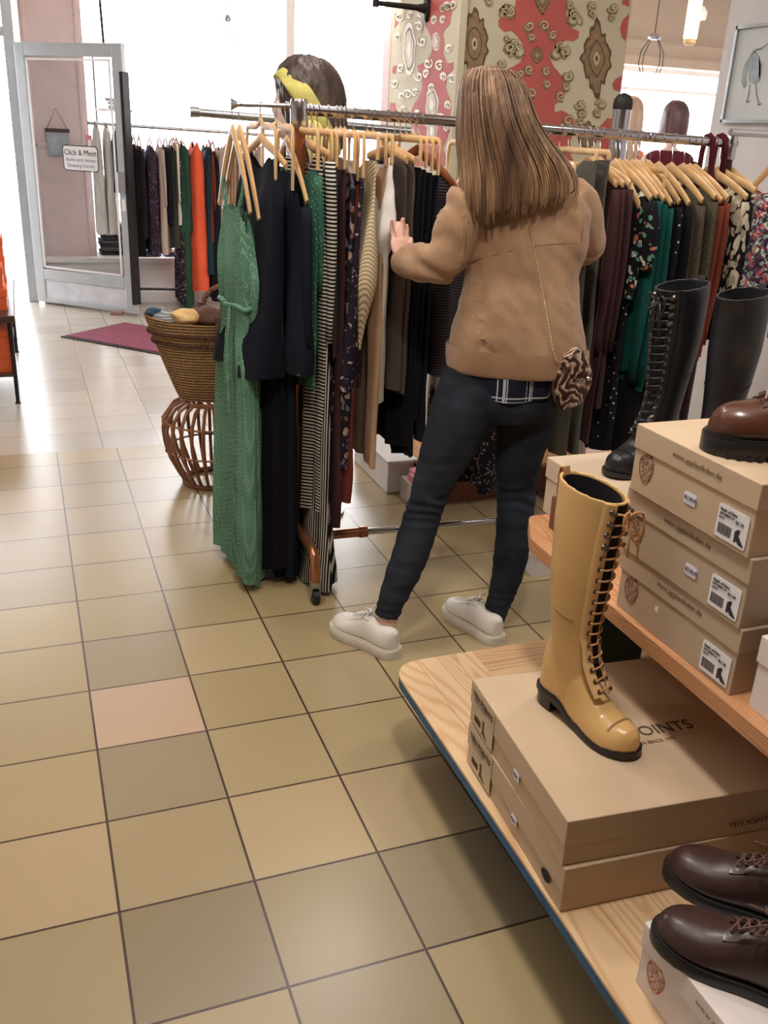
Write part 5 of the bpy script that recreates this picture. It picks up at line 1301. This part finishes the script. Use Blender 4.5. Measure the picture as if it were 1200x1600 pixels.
        mb.tube([fpt(.965, hw_(1)+.2, .008), b0], .0024, 7).tube([fpt(.965, -hw_(1)-.2, .008), b0], .0024, 7)
        for (pp_) in ([(0,0,0),(.012,.010,.012),(.014,.026,.004),(.016,.024,-.03),(.012,.010,-.05),(.006,.004,-.03),(0,0,0)], [(0,0,0),(.010,-.012,.014),(.012,-.026,.012),(.014,-.028,-.014),(.012,-.016,-.024),(.004,-.004,-.01),(0,0,0)], [(0,0,0),(.012,.014,-.02),(.016,.020,-.055),(.014,.024,-.092)], [(0,0,0),(.012,-.004,-.02),(.014,-.006,-.05),(.010,.0,-.078)]):
            q = [b0+Vector(p) for p in pp_]
            for _ in range(2):
                n2 = [q[0]]
                for a, b in zip(q, q[1:]): n2 += [a*.75+b*.25, a*.25+b*.75]
                n2.append(q[-1]); q = n2
            mb.tube(q, .0024, 7)
        mb.tube([b0-Vector((0,.006,0)), b0+Vector((0,.006,0))], .006, 10)
        mb.build('bow', lace_m, o, local=True)
    # pull tab, seams, counter
    cx, rx, ry = SF(HT)
    MB().loft([[(x_+.0012*sg_*nx_, y_, z_+.0012*sg_*nz_) for sg_, y_ in ((1,-.009),(1,.009),(-1,.009),(-1,-.009))] for x_, z_, nx_, nz_ in ((cx-rx*.86,HT-.05,1,0),(cx-rx*.88,HT-.01,1,.3),(cx-rx*.95,HT+.008,.5,.8),(cx-rx*1.04,HT+.006,-.5,.8),(cx-rx*1.07,HT-.012,-1,.2),(cx-rx*1.05,HT-.05,-1,0))]).build('pull_tab', M['lace'] if leather == M['tanleather'] else leather, o, local=True)
    stt = plain('stitching', shade(leather.node_tree.nodes['Color Ramp'].color_ramp.elements[0].color, .62), .6)
    mb = MB()
    z_ = .235
    for dz in (0, .004):
        pts = []
        for i in range(22):
            a = R(205-150*i/21); c0 = SF(z_+dz); pts.append((c0[0]+(c0[1]+.0006)*math.cos(-a), (c0[2]+.0006)*math.sin(-a), z_+dz-.010*math.cos(a)))
        mb.tube(pts, .0007, 5)
        pts = [(p[0], -p[1], p[2]) for p in pts]; mb.tube(pts, .0007, 5)
    mb.build('stitching', stt, o, local=True)
    # cap toe stitching over the vamp
    mb = MB()
    for ds in (0, .010):
        s = .80+ds; h_ = sinterp(ht, s); w_ = interp(WT, s)*W; pts = []
        for i in range(5, 20):
            a = PI*i/24; ca, sa = math.cos(a), math.sin(a)
            pts.append((s*L+.003*math.sin(a)*1.5, w_*math.copysign(abs(ca)**.75, ca)*(1-.18*sa**2), zs-.0008+h_*abs(sa)**.62+lift(s*L)))
        mb.tube(pts, .0007, 5)
    mb.build('toe_stitching', stt, o, local=True)
    return o
a0 = at(846,1092,Z=.45); a1 = at(992,1190,Z=.45)
hx, hy = at(862,1095,Z=.45).xy; dirn = Vector((.062, -.252)).normalized()
tall_boot((.948,1.440,.45), math.atan2(dirn.y, dirn.x), .505, 'tall tan leather lace-up boot with black sole standing on kraft box', (M['tanleather'], M['bsole'], M['lace']))
tb_z = UZ+.148
tall_boot((1.512,1.862,tb_z), R(180+22), .455, 'black leather tall boot, left one of the pair on the far pale box', (M['blackleather'], M['bsole'], M['blackleather']), lace=True, sr=1.12)
tall_boot((1.585,1.735,tb_z), R(180+22), .455, 'black leather tall boot, right one of the pair on the far pale box', (M['blackleather'], M['bsole'], M['blackleather']), lace=False, sr=1.12)

def low_shoe(loc, rz, L, W, ht, label, name, upper_m, sole_m, sole_t, lace_m, kind='derby', curve=0, grow=.005):
    o = thing(name, label, 'shoe', loc, None, rz)
    sole_mesh(L, W, sole_t, grow, 0, curve).build('sole', sole_m, o, local=True)
    rg = upper_rings(L, W, ht, sole_t-.003, 30, 26, curve, flatten=.62)
    MB().loft(rg).build('upper', upper_m, o, local=True, sub=1, angle=180)
    MB().loft([[(x, y*.985, sole_t+.0005+dz) for x, y in outline(L, W, grow*.55, 30, curve)] for dz in (0,.0035)]).build('welt', sole_m, o, local=True)
    def top(s, q, off):
        h_ = sinterp(ht, s); w_ = interp(WT, s)*W; a = PI/2-q
        ca, sa = math.cos(a), math.sin(a)
        return Vector((s*L, w_*math.copysign(abs(ca)**.75, ca)*(1-.18*sa**2)+curve*math.sin(PI*s), sole_t-.003+h_*abs(sa)**.62+off))
    # facings and laces
    if kind in ('derby', 'sneaker', 'boot'):
        s0, s1 = {'sneaker': (.66,.42), 'boot': (.70,.47)}.get(kind, (.63,.44))
        mb = MB()
        for sg_ in (-1, 1):
            rr_ = []
            for j in range(12):
                s = lerp(s0+.02, s1-.03, j/11)
                tp = [top(s, sg_*lerp(.10, .62, i/5), .0035) for i in range(6)]; bt = [top(s, sg_*lerp(.62, .10, i/5), -.002) for i in range(6)]
                rr_.append(tp+bt)
            mb.loft(rr_)
        mb.build('eyelet_facing', upper_m, o, local=True, angle=60)
        mb = MB(); n_ = 5
        for k in range(n_):
            s = lerp(s0, s1, k/(n_-1)); ds = (s1-s0)/(n_-1)
            for sg_ in (-1, 1):
                mb.tube([top(s+ds*.9*i/8*(1 if k < n_-1 else 0), sg_*(-.30+.60*i/8), .007+.004*math.sin(PI*i/8)) for i in range(9)], .0021, 6)
        s = s1
        b0 = top(s, 0, .012)
        for sg_ in (-1, 1):
            q = [b0+Vector(p) for p in ((0,0,0),(.004,sg_*.015,.012),(.008,sg_*.036,.004),(.022,sg_*.034,-.006),(.012,sg_*.012,-.001),(0,0,0))]
            mb.tube(q, .0021, 6)
            mb.tube([b0, b0+Vector((.02,sg_*.018,0)), b0+Vector((.045,sg_*.03,-.012))], .0019, 6)
        mb.build('laces', lace_m, o, local=True)
    return o
hd = [(0,.055),(.06,.072),(.2,.082),(.34,.09),(.44,.088),(.54,.074),(.64,.060),(.74,.050),(.85,.045),(.93,.039),(.975,.028),(1,.010)]
# derby pair, toes to the left
dv = Vector((-.58,.815)); rzd = math.atan2(dv.y, dv.x)
t1 = Vector((.842,.885)); 
low_shoe((t1.x-dv.x*.30+.008, t1.y-dv.y*.30, wz), rzd, .30, .108, hd, 'dark brown derby shoe nearer the camera on the white box', 'derby_shoe', M['derby'], M['bsole'], .018, M['derbylace'])
t2 = Vector((.948,.995))
low_shoe((t2.x-dv.x*.30+.006, t2.y-dv.y*.30, wz), rzd, .30, .108, hd, 'dark brown derby shoe behind its pair, toe past the box edge', 'derby_shoe', M['derby'], M['bsole'], .018, M['derbylace'])
# brown ankle boot on the apple stack
hb_ = [(0,.13),(.1,.15),(.3,.155),(.42,.135),(.52,.104),(.62,.080),(.72,.066),(.84,.060),(.93,.052),(.975,.038),(1,.014)]
dv = Vector((-.92,.40)).normalized()
tt_ = Vector((1.10,1.262))
bo = low_shoe((tt_.x-dv.x*.28, tt_.y-dv.y*.28, UZ+3*BH), math.atan2(dv.y, dv.x), .28, .108, hb_, 'burnished brown ankle boot with thick lug sole on the top apple box', 'ankle_boot', M['cognac'], M['bsole'], .032, plain('taupe_lace', srgb(150,122,110), .7), kind='boot', grow=.006)
mb = MB()
for j in range(8):
    z = .12+.018*j; mb_r = [(.075+.058*math.cos(2*PI*i/28), .045*math.sin(2*PI*i/28), z) for i in range(28)]
    if j == 0: rr_ = []
    rr_.append(mb_r)
rr_ += [[(.075+.052*math.cos(2*PI*i/28), .040*math.sin(2*PI*i/28), z) for i in range(28)] for z in (.246,.20)]
mb.loft(rr_).build('shaft', M['cognac'], bo, local=True, angle=180)
for k in range(15):
    s = .1+.86*k/14
    for sg_ in (-1, 1):
        mb = MB(); w_ = interp(WT, s)*.108+.006; mb.box((s*.28-.0035, sg_*w_-.004, -.0005), (s*.28+.0035, sg_*w_+.004, .008))
        mb.build('sole_lug', M['blackrub'], bo, local=True, smooth=False)
# bright kimono at the right edge on a small side rail
kx = at(1190,380,Y=2.5)
rk4 = thing('side_rail', 'short wall rail at the right edge holding the bright kimono', 'clothes rail', (3.3,2.7,1.62))
MB().tube([(3.3,2.72,1.60),(kx.x-.02,2.72,1.60)], .012, 8).tube([(3.3,2.72,1.60),(3.285,2.72,1.60)], .03, 12).build('rod', M['chrome'], rk4)
p_t = at(1200,320,Y=2.52); 
hang('kimono', 'bright pink and cream patterned kimono at the right edge', 'kimono', M['fl_kimono'], 1225, 345, 475, .16, .05, -8, short='bright patterned kimono', RY=lambda x: 2.72, RZ=lambda x: 1.60, rr=.012, guess=2.4, sleeve=(.38,.05,.09), amp=.014)

# ---------------------------------------------------------------- the customer
from mathutils.bvhtree import BVHTree
FW = Vector((.30, .954, 0)).normalized(); SD = Vector((.954, -.30, 0)).normalized()
def ringw(c, rw, rd, n=30, sq=.9, sd=SD, fw=FW, tilt=0):
    out = []
    for i in range(n):
        a = 2*PI*i/n; ca, sa = math.cos(a), math.sin(a)
        ca2 = math.copysign(abs(ca)**sq, ca); sa2 = math.copysign(abs(sa)**sq, sa)
        out.append(Vector(c)+sd*(rw*ca2)+fw*(rd*sa2)+Vector((0,0,tilt*ca2)))
    return out
def pring(cx, cy, hwpx, Y, rd, **k):
    c = at(cx, cy, Y=Y); return ringw(c, hwpx*depth(c)/F_PX, rd, **k)
def ptube(mb, tab, n=20, flat=1, up=None):
    mb.tube([at(a, b, Y=Y) for a, b, Y, r in tab], [r for *_, r in tab], n, flat=flat, up=up)
wo = thing('person', 'woman seen from behind in a tan suede jacket and black jeans, browsing the rack', 'person', (1.16,2.42,0))
M['skin'] = plain('skin', srgb(222,176,156), .5, 0, .05, 20); M['skin'].node_tree.nodes['Principled BSDF'].inputs['Subsurface Weight'].default_value = .1
M['skin'].node_tree.nodes['Principled BSDF'].inputs['Subsurface Radius'].default_value = (.02,.008,.004)
# body: one surface from head to feet
mb = MB()
HC = at(770, 184, Y=2.62)
mb.loft(head_shape(HC, Vector((-.25,.97,0)), .93))
mb.loft([pring(792,262,26,2.60,.05), pring(800,285,30,2.60,.055), pring(812,300,68,2.59,.07), pring(815,340,88,2.585,.09), pring(812,430,76,2.56,.09), pring(808,500,72,2.54,.085), pring(790,560,76,2.53,.09), pring(776,610,84,2.53,.10), pring(775,640,70,2.53,.09)])
ptube(mb, [(735,620,2.53,.08),(716,660,2.52,.08),(700,700,2.51,.075),(674,770,2.495,.040),(656,830,2.47,.042),(632,900,2.44,.044),(606,960,2.43,.032),(603,985,2.43,.034)])
ptube(mb, [(818,620,2.53,.08),(820,660,2.53,.08),(812,700,2.52,.072),(807,770,2.50,.040),(803,830,2.46,.042),(792,900,2.43,.042),(770,960,2.405,.031),(768,985,2.405,.034)])
for (hx_, hy_, dx_, dy_) in ((.985,2.37,-.46,.89),(1.335,2.355,-.24,.97)):
    dv_ = Vector((dx_,dy_,0)).normalized(); h0 = Vector((hx_,hy_,.04))
    mb.tube([h0+dv_*.035, h0+dv_*.09+Vector((0,0,.01)), h0+dv_*.16, h0+dv_*.22], [.026,.028,.026,.018], 14, flat=.7)
# arms
EL = at(690, 412, Y=2.60); WR = at(627, 404, Y=2.735)
mb.tube([at(735,320,Y=2.58), at(715,370,Y=2.585), EL, lerp(EL, WR, .5), WR, WR+Vector((.0,.01,.012))], [.055,.048,.042,.038,.027,.026], 16)
ER = at(922, 388, Y=2.62); WR2 = at(896, 372, Y=2.80)
mb.tube([at(893,312,Y=2.58), at(914,350,Y=2.60), ER, lerp(ER, WR2, .6), WR2], [.055,.048,.042,.034,.026], 16)
def hand(mb, wrist, fingers, palm, thumb, rp=.034):
    """palm as a flattened tube, five fingers as separate tapering chains with knuckles"""
    mb.tube([wrist]+palm, [.024,.032,.038,.034][:1+len(palm)], 16, flat=.42, up=(-.25,1,.1))
    for pts, r in fingers: mb.tube(pts, [r, r*1.02, r*.95, r*.72][:len(pts)] if len(pts) == 4 else r, 10)
    mb.tube(thumb, [.0125,.0115,.0095,.0065][:len(thumb)], 10)
P_ = lambda x, y, Y: at(x, y, Y=Y-.035)
hand(mb, WR+Vector((0,.0,.0)),
     [([P_(616,378,2.800),P_(613,362,2.812),P_(612,351,2.812),P_(612.5,342,2.805)], .0078),
      ([P_(621,374,2.806),P_(620,358,2.824),P_(621,350,2.836),P_(622,347,2.846)], .0088),
      ([P_(627,374,2.806),P_(628,358,2.820),P_(629,348,2.824),P_(630,340,2.820)], .0092),
      ([P_(633,376,2.804),P_(635,365,2.820),P_(635.5,357,2.826),P_(635,350,2.826)], .0090)],
     [P_(626,394,2.776), P_(626,384,2.790), P_(625.5,376,2.800)],
     [P_(632,394,2.775),P_(639,386,2.788),P_(642,378,2.802),P_(642.5,371,2.812)])
W2 = WR2
def Q(x, y, z): return W2+SD*x+FW*y+Vector((0,0,z))
hand(mb, W2, [([Q(-.026,.07,.01),Q(-.03,.10,.012),Q(-.03,.12,.0),Q(-.028,.13,-.016)], .0078), ([Q(-.009,.08,.012),Q(-.010,.115,.014),Q(-.010,.135,.0),Q(-.010,.145,-.02)], .0088),
      ([Q(.010,.08,.012),Q(.011,.118,.014),Q(.011,.14,.0),Q(.010,.15,-.02)], .0092), ([Q(.028,.075,.010),Q(.030,.11,.012),Q(.030,.13,.0),Q(.030,.14,-.018)], .0090)],
     [Q(0,.03,.004), Q(0,.055,.008), Q(0,.075,.010)], [Q(-.022,.02,0),Q(-.045,.045,-.01),Q(-.05,.07,-.016),Q(-.048,.09,-.02)])
mb.build('body', M['skin'], wo, remesh=.0045, smoothit=2, angle=180)

# jeans
t = NT('washed_black_denim'); ns = t.n('ShaderNodeTexNoise', i_Scale=6.0, i_Detail=5.0); t.l(t.coord(), ns.inputs['Vector'])
t.set(t.ramp(ns.outputs[0], [(.3, srgb(26,28,34)), (.75, srgb(50,54,64))]), .85, 0, .2)
n2 = t.n('ShaderNodeTexNoise', i_Scale=500.0); t.l(t.coord(), n2.inputs['Vector']); t.bump(n2.outputs[0], .3, .001); M['denim'] = t.m
mb = MB()
mb.loft([pring(790,545,80,2.53,.10), pring(785,575,88,2.53,.108), pring(778,605,95,2.53,.118), pring(774,630,97,2.525,.122), pring(772,650,88,2.525,.11)])
ptube(mb, [(733,610,2.53,.092),(722,640,2.52,.100),(716,660,2.515,.097),(700,700,2.51,.087),(684,735,2.51,.072),(671,770,2.505,.060),(662,800,2.49,.058),(653,830,2.475,.060),(640,870,2.455,.058),(628,900,2.445,.054),(613,935,2.435,.044),(603,963,2.43,.040)], 26)
ptube(mb, [(820,610,2.53,.092),(822,640,2.53,.098),(820,660,2.53,.096),(812,700,2.52,.084),(808,735,2.51,.072),(806,770,2.505,.064),(805,800,2.48,.061),(803,830,2.465,.061),(798,870,2.44,.057),(791,905,2.425,.050),(778,945,2.41,.040),(769,974,2.405,.037)], 26)
mb.build('jeans', M['denim'], wo, remesh=.007, smoothit=5, angle=180,
         disp=lambda v: .0035*noise.noise(Vector((v.x*14, v.y*14, v.z*40)))*(1 if v.z < .65 else .4)+.004*math.exp(-((v.z-.47)/.045)**2)*math.sin(v.z*150+9*noise.noise(v*9)) + .002*math.exp(-((v.z-.12)/.05)**2)*math.sin(v.z*260))
# plaid shirt tail
t = NT('navy_plaid_cloth'); co = t.coord((1,1,1), rot=(0,0,R(-17)))
sx = t.n('ShaderNodeSeparateXYZ'); t.l(co, sx.inputs[0])
def line(sock, per, off, wid):
    f = t.math('FRACT', t.math('ADD', t.math('DIVIDE', sock, per), off)); return t.math('LESS_THAN', f, wid)
v1 = t.math('MAXIMUM', line(sx.outputs[0], .075, .1, .07), t.math('MAXIMUM', line(sx.outputs[0], .075, .24, .03), line(sx.outputs[0], .075, .0, .03)))
h1 = t.math('MAXIMUM', line(sx.outputs[2], .075, .1, .06), line(sx.outputs[2], .075, .24, .03))
t.set(t.mix(t.math('MULTIPLY', t.math('MAXIMUM', v1, h1), .75), srgb(26,30,48), srgb(206,206,208)), .9, 0, .2); M['plaid'] = t.m
rings = []
for (cx, cy, hw_, z_) in ((795,545,80,0),(793,568,86,0),(790,590,88,0),(788,606,86,0)):
    c = at(cx, cy, Y=2.53); rr = []
    for i in range(48):
        a = 2*PI*i/48; rr.append(c+SD*(hw_*depth(c)/F_PX*math.cos(a))+FW*((.100 if cy < 550 else .136)*math.sin(a))+Vector((0,0, (-.004-.012*max(-math.sin(a), 0)+.02*abs(math.cos(a)))*(1 if cy > 600 else 0))))
    rings.append(rr)
MB().loft(rings, cap0=False, cap1=False).build('shirt', M['plaid'], wo, sub=1, angle=180, disp=lambda v: .005*math.sin(v.x*60+v.y*30))

# suede jacket: torso and both sleeves as one cloth surface
t = NT('tan_suede'); ns = t.n('ShaderNodeTexNoise', i_Scale=5.0, i_Detail=6.0, i_Roughness=.6, i_Distortion=.6); t.l(t.coord(), ns.inputs['Vector'])
t.set(t.ramp(ns.outputs[0], [(.28, srgb(146,113,86)), (.5, srgb(165,131,101)), (.75, srgb(182,149,118))]), .92, 0, .15); t.b.inputs['Sheen Weight'].default_value = .25
n2 = t.n('ShaderNodeTexNoise', i_Scale=300.0, i_Detail=3.0); t.l(t.coord(), n2.inputs['Vector']); t.bump(n2.outputs[0], .35, .001); M['suede'] = t.m
mb = MB()
mb.loft([pring(806,262,34,2.60,.06), pring(812,278,60,2.595,.075), pring(816,300,92,2.59,.088), pring(820,330,104,2.585,.105), pring(819,375,101,2.575,.118), pring(815,430,90,2.56,.120), pring(811,480,97,2.545,.128), pring(809,520,104,2.535,.140), pring(808,552,108,2.53,.146)])
SHL = at(733,318,Y=2.585); 
mb.tube([at(752,316,Y=2.585), SHL, at(718,358,Y=2.585), at(704,392,Y=2.59), at(688,412,Y=2.61), at(662,411,Y=2.665), at(636,408,Y=2.73), at(626,406,Y=2.752)], [.060,.068,.069,.070,.069,.060,.048,.040], 24)
mb.tube([at(886,306,Y=2.58), at(900,322,Y=2.59), at(914,352,Y=2.60), at(919,376,Y=2.61), at(916,386,Y=2.66), at(904,380,Y=2.74), at(897,373,Y=2.79)], [.066,.070,.062,.060,.062,.052,.040], 24)
def jd(v):
    p = Vector((v.x*9, v.y*9, v.z*4)); d = .010*noise.noise(p)+.005*noise.noise(Vector((v.x*22+v.z*16, v.y*20, v.z*14)))
    s = (v-at(812,430,Y=2.56)).dot(SD)
    if v.z < 1.22: d += .008*math.sin(s*34+v.z*9+3*noise.noise(v*4))*min((1.22-v.z)/.12, 1)*(.35+.65*min(abs(s)/.12, 1))*(1-min(max(abs(s)-.13, 0)/.05, 1))*1.3
    if s < -.20 and v.z > 1.15: d += .006*math.sin((v.x*.6+v.z)*70+4*noise.noise(v*7))
    return d
jk = mb.build('jacket', M['suede'], wo, remesh=.0065, smoothit=4, angle=180, disp=jd)
rings = []
for (cy, k, dz) in ((538,1.015,0),(545,1.03,0),(573,1.03,0),(578,1.01,0),(574,.97,0)):
    c = at(808, cy, Y=2.53); rings.append(ringw(c, 109*depth(c)/F_PX*k, .150*k, n=60))
MB().loft(rings, cap0=False, cap1=False).build('hem_band', M['suede'], wo, sub=1, angle=180, disp=lambda v: .003*noise.noise(v*16))
dg = bpy.context.evaluated_depsgraph_get(); dg.update()
off_w = wloc(wo)
bvh = BVHTree.FromPolygons([Vector(v.co)+off_w for v in jk.data.vertices], [tuple(p.vertices) for p in jk.data.polygons])
def hit(x, y, lift=.004, default=2.42):
    d = ray(x, y).normalized(); loc, n, i, dist = bvh.ray_cast(EYE, d)
    if loc is None: return at(x, y, Y=default)
    return loc - d*lift
seam_m = plain('suede_seam', srgb(128,94,66), .9)
mb = MB()
mb.tube([hit(x, y, .0) for x, y in ((838,384),(860,382),(880,381),(900,380),(920,377))], .0016, 5)
mb.tube([hit(x, y, .0) for x, y in ((735,410),(750,404),(775,398),(800,392),(838,384))], .0016, 5)
mb.tube([hit(x, y, .0) for x, y in ((905,300),(910,320),(912,345),(908,378),(904,405))], .0016, 5)
mb.tube([hit(x, y, .0) for x, y in ((733,345),(728,370),(727,395),(735,412))], .0016, 5)
mb.build('seams', seam_m, wo)
# cuff
cpts = [at(640,409,Y=2.722), at(628,406.5,Y=2.75), at(622,405,Y=2.762)]
MB().tube(cpts, [.053,.045,.040], 22).build('cuff', M['suede'], wo)

# hair
M['hair'] = hairmat('light_brown_hair', srgb(72,50,38), srgb(128,96,72), srgb(186,150,112), 34, (0,R(14),0), .035)
tab = [(102,767,12,2.62,.02),(109,767,33,2.62,.06),(123,768,47,2.62,.092),(148,770,55,2.615,.112),(180,775,61,2.60,.120),(208,783,70,2.585,.118),(234,793,78,2.565,.108),(256,802,84,2.545,.096),(276,808,88,2.525,.082),(294,811,90,2.512,.070),(308,812,90,2.504,.062),(318,812,89,2.500,.056),(324,811,86,2.498,.050)]
rings = []
NH = 96
for j, (y, cx, hw_, Y, rd) in enumerate(tab):
    c = at(cx, y, Y=Y); rr = []
    k = j/(len(tab)-1); amp_ = .0045*min(k*2.0, 1)
    for i in range(NH):
        a = 2*PI*i/NH; wv_ = amp_*(math.sin(a*17+2*math.sin(a*3))+.6*math.sin(a*31+1.3)); 
        zz = .012*k*noise.noise(Vector((math.cos(a)*6, math.sin(a)*6, .5)))*(1 if j > 6 else 0) + (.052*math.cos(a) if j > 5 else 0)*((j-5)/7)
        rr.append(c+SD*((hw_*depth(c)/F_PX+wv_)*math.cos(a))+FW*((rd+wv_)*math.sin(a))+Vector((0,0,zz)))
    rings.append(rr)
MB().loft(rings).build('hair', M['hair'], wo, sub=1, angle=180)
mb = MB(); rnd = random.Random(9)
M['hairstrand'] = M['hair']
for k in range(150):
    u = rnd.uniform(-.98, .98); pts = []; j0 = rnd.randint(1, 3); j1 = rnd.choice([10,11,12,12,12,12]); lf = rnd.uniform(.001, .007); ofs = rnd.uniform(-.03, .03)
    for j in range(j0, j1+1):
        y, cx, hw_, Y, rd = tab[j]; c = at(cx, y, Y=Y); w_ = hw_*depth(c)/F_PX
        uu = u+ofs*(j/12); uu = max(-.99, min(.99, uu)); a = -math.acos(uu)
        p = c+SD*((w_+lf)*math.cos(a))+FW*((rd+lf)*math.sin(a))
        p = p + Vector((0,0,.052*math.cos(a)*max(j-5, 0)/7))
        if j == j1: p = p + Vector((0,0,-rnd.uniform(.0,.025)))
        pts.append(p)
    q = pts
    n2 = [q[0]]
    for a, b in zip(q, q[1:]): n2 += [a*.75+b*.25, a*.25+b*.75]
    n2.append(q[-1]); r0 = rnd.uniform(.0018, .0042)
    mb.tube(n2, [r0*(.5+.5*math.sin(PI*min(.25+.8*i/(len(n2)-1), 1))) for i in range(len(n2))], 5, flat=.5)
mb.build('hair_strands', M['hair'], wo, angle=180)

# sneakers
sn = [(0,.060),(.05,.072),(.16,.070),(.26,.066),(.36,.078),(.45,.082),(.55,.070),(.66,.056),(.78,.047),(.88,.042),(.95,.034),(.985,.022),(1,.010)]
for (hx_, hy_, dx_, dy_, lab) in ((.988,2.352,-.47,.88,'left white leather sneaker, toe pointing left'),(1.345,2.335,-.24,.97,'right white leather sneaker behind the bench corner')):
    a_ = math.atan2(dy_, dx_)
    s_o = low_shoe((hx_,hy_,0), a_, .272, .100, sn, lab, 'sneaker', M['sneaker'], M['sneakersole'], .030, M['white'], kind='sneaker', grow=.006)
    # becomes clothing of the person: one level of parts below the shoe
    s_o.parent = wo; s_o.location = Vector((hx_,hy_,0))-wloc(wo)
    del s_o['category']
# snake print bag with chain strap
t = NT('snake_print'); co = t.coord((1,1,1))
wn_ = t.n('ShaderNodeTexNoise', i_Scale=16.0, i_Detail=2.0); t.l(co, wn_.inputs['Vector'])
vo = t.n('ShaderNodeTexVoronoi', i_Scale=170.0); t.l(co, vo.inputs['Vector'])
wv = t.n('ShaderNodeTexWave', i_Scale=13.0, i_Distortion=22.0, bands_direction='DIAGONAL'); t.l(co, wv.inputs['Vector'])
base = t.ramp(wv.outputs['Fac'], [(.12, srgb(38,24,26)), (.35, srgb(112,62,54)), (.68, srgb(150,106,84)), (.9, srgb(216,198,176))])
t.set(t.mix(t.math('MULTIPLY', t.math('GREATER_THAN', vo.outputs['Distance'], .55), .6), base, srgb(30,20,22)), .3, 0, .5); t.bump(vo.outputs['Distance'], .4, .001); M['snake'] = t.m
BY = 2.375
bag = thing('shoulder_bag', 'small brown snake print bag on a thin chain at the woman right hip', 'bag', at(892,592,Y=BY))
def bq(x, y, d=0): return at(x, y, Y=BY)+Vector((.25,.968,0))*d
body_px = [(868,578),(880,560),(912,556),(924,588),(924,600),(908,632),(894,636),(876,641),(868,628),(864,602)]
MB().prism([bq(x, y, -.012) for x, y in body_px], Vector((.25,.968,0))*.06).build('bag_body', M['snake'], bag, bevel=.008, smooth=True)
flap_px = [(873,566),(884,552),(902,542),(912,548),(918,566),(924,586),(916,584),(908,588),(896,590),(884,578)]
MB().prism([bq(x, y, -.024) for x, y in flap_px], Vector((.25,.968,0))*.078).build('flap', M['snake'], bag, bevel=.006, smooth=True)
MB().lathe([(.006,-.003),(.008,0),(.006,.003)], bq(914,586,-.030), 14).build('clasp', M['chrome'], bag)
M['chain'] = plain('pale_gold_chain', srgb(206,186,150), .3, .8, .1, 60)
p0 = [hit(x, y, .006) for x, y in [(lerp(820,864,k/16)+(1.5*math.sin(PI*k/16)), lerp(322,548,k/16)) for k in range(17)]]+[bq(866,560,-.02), bq(870,568,-.01)]
mb = MB(); fine = []
for a, b in zip(p0, p0[1:]):
    n_ = max(int((b-a).length/.004), 1)
    for i in range(n_): fine.append(a.lerp(b, i/n_))
for i, p in enumerate(fine[:-1]):
    q = fine[i+1]; mb.tube([p, (p+q)/2, q], [.0012, .0030, .0012], 6, flat=.6 if i % 2 else 1.0)
mb.build('chain_strap', M['chain'], bag)
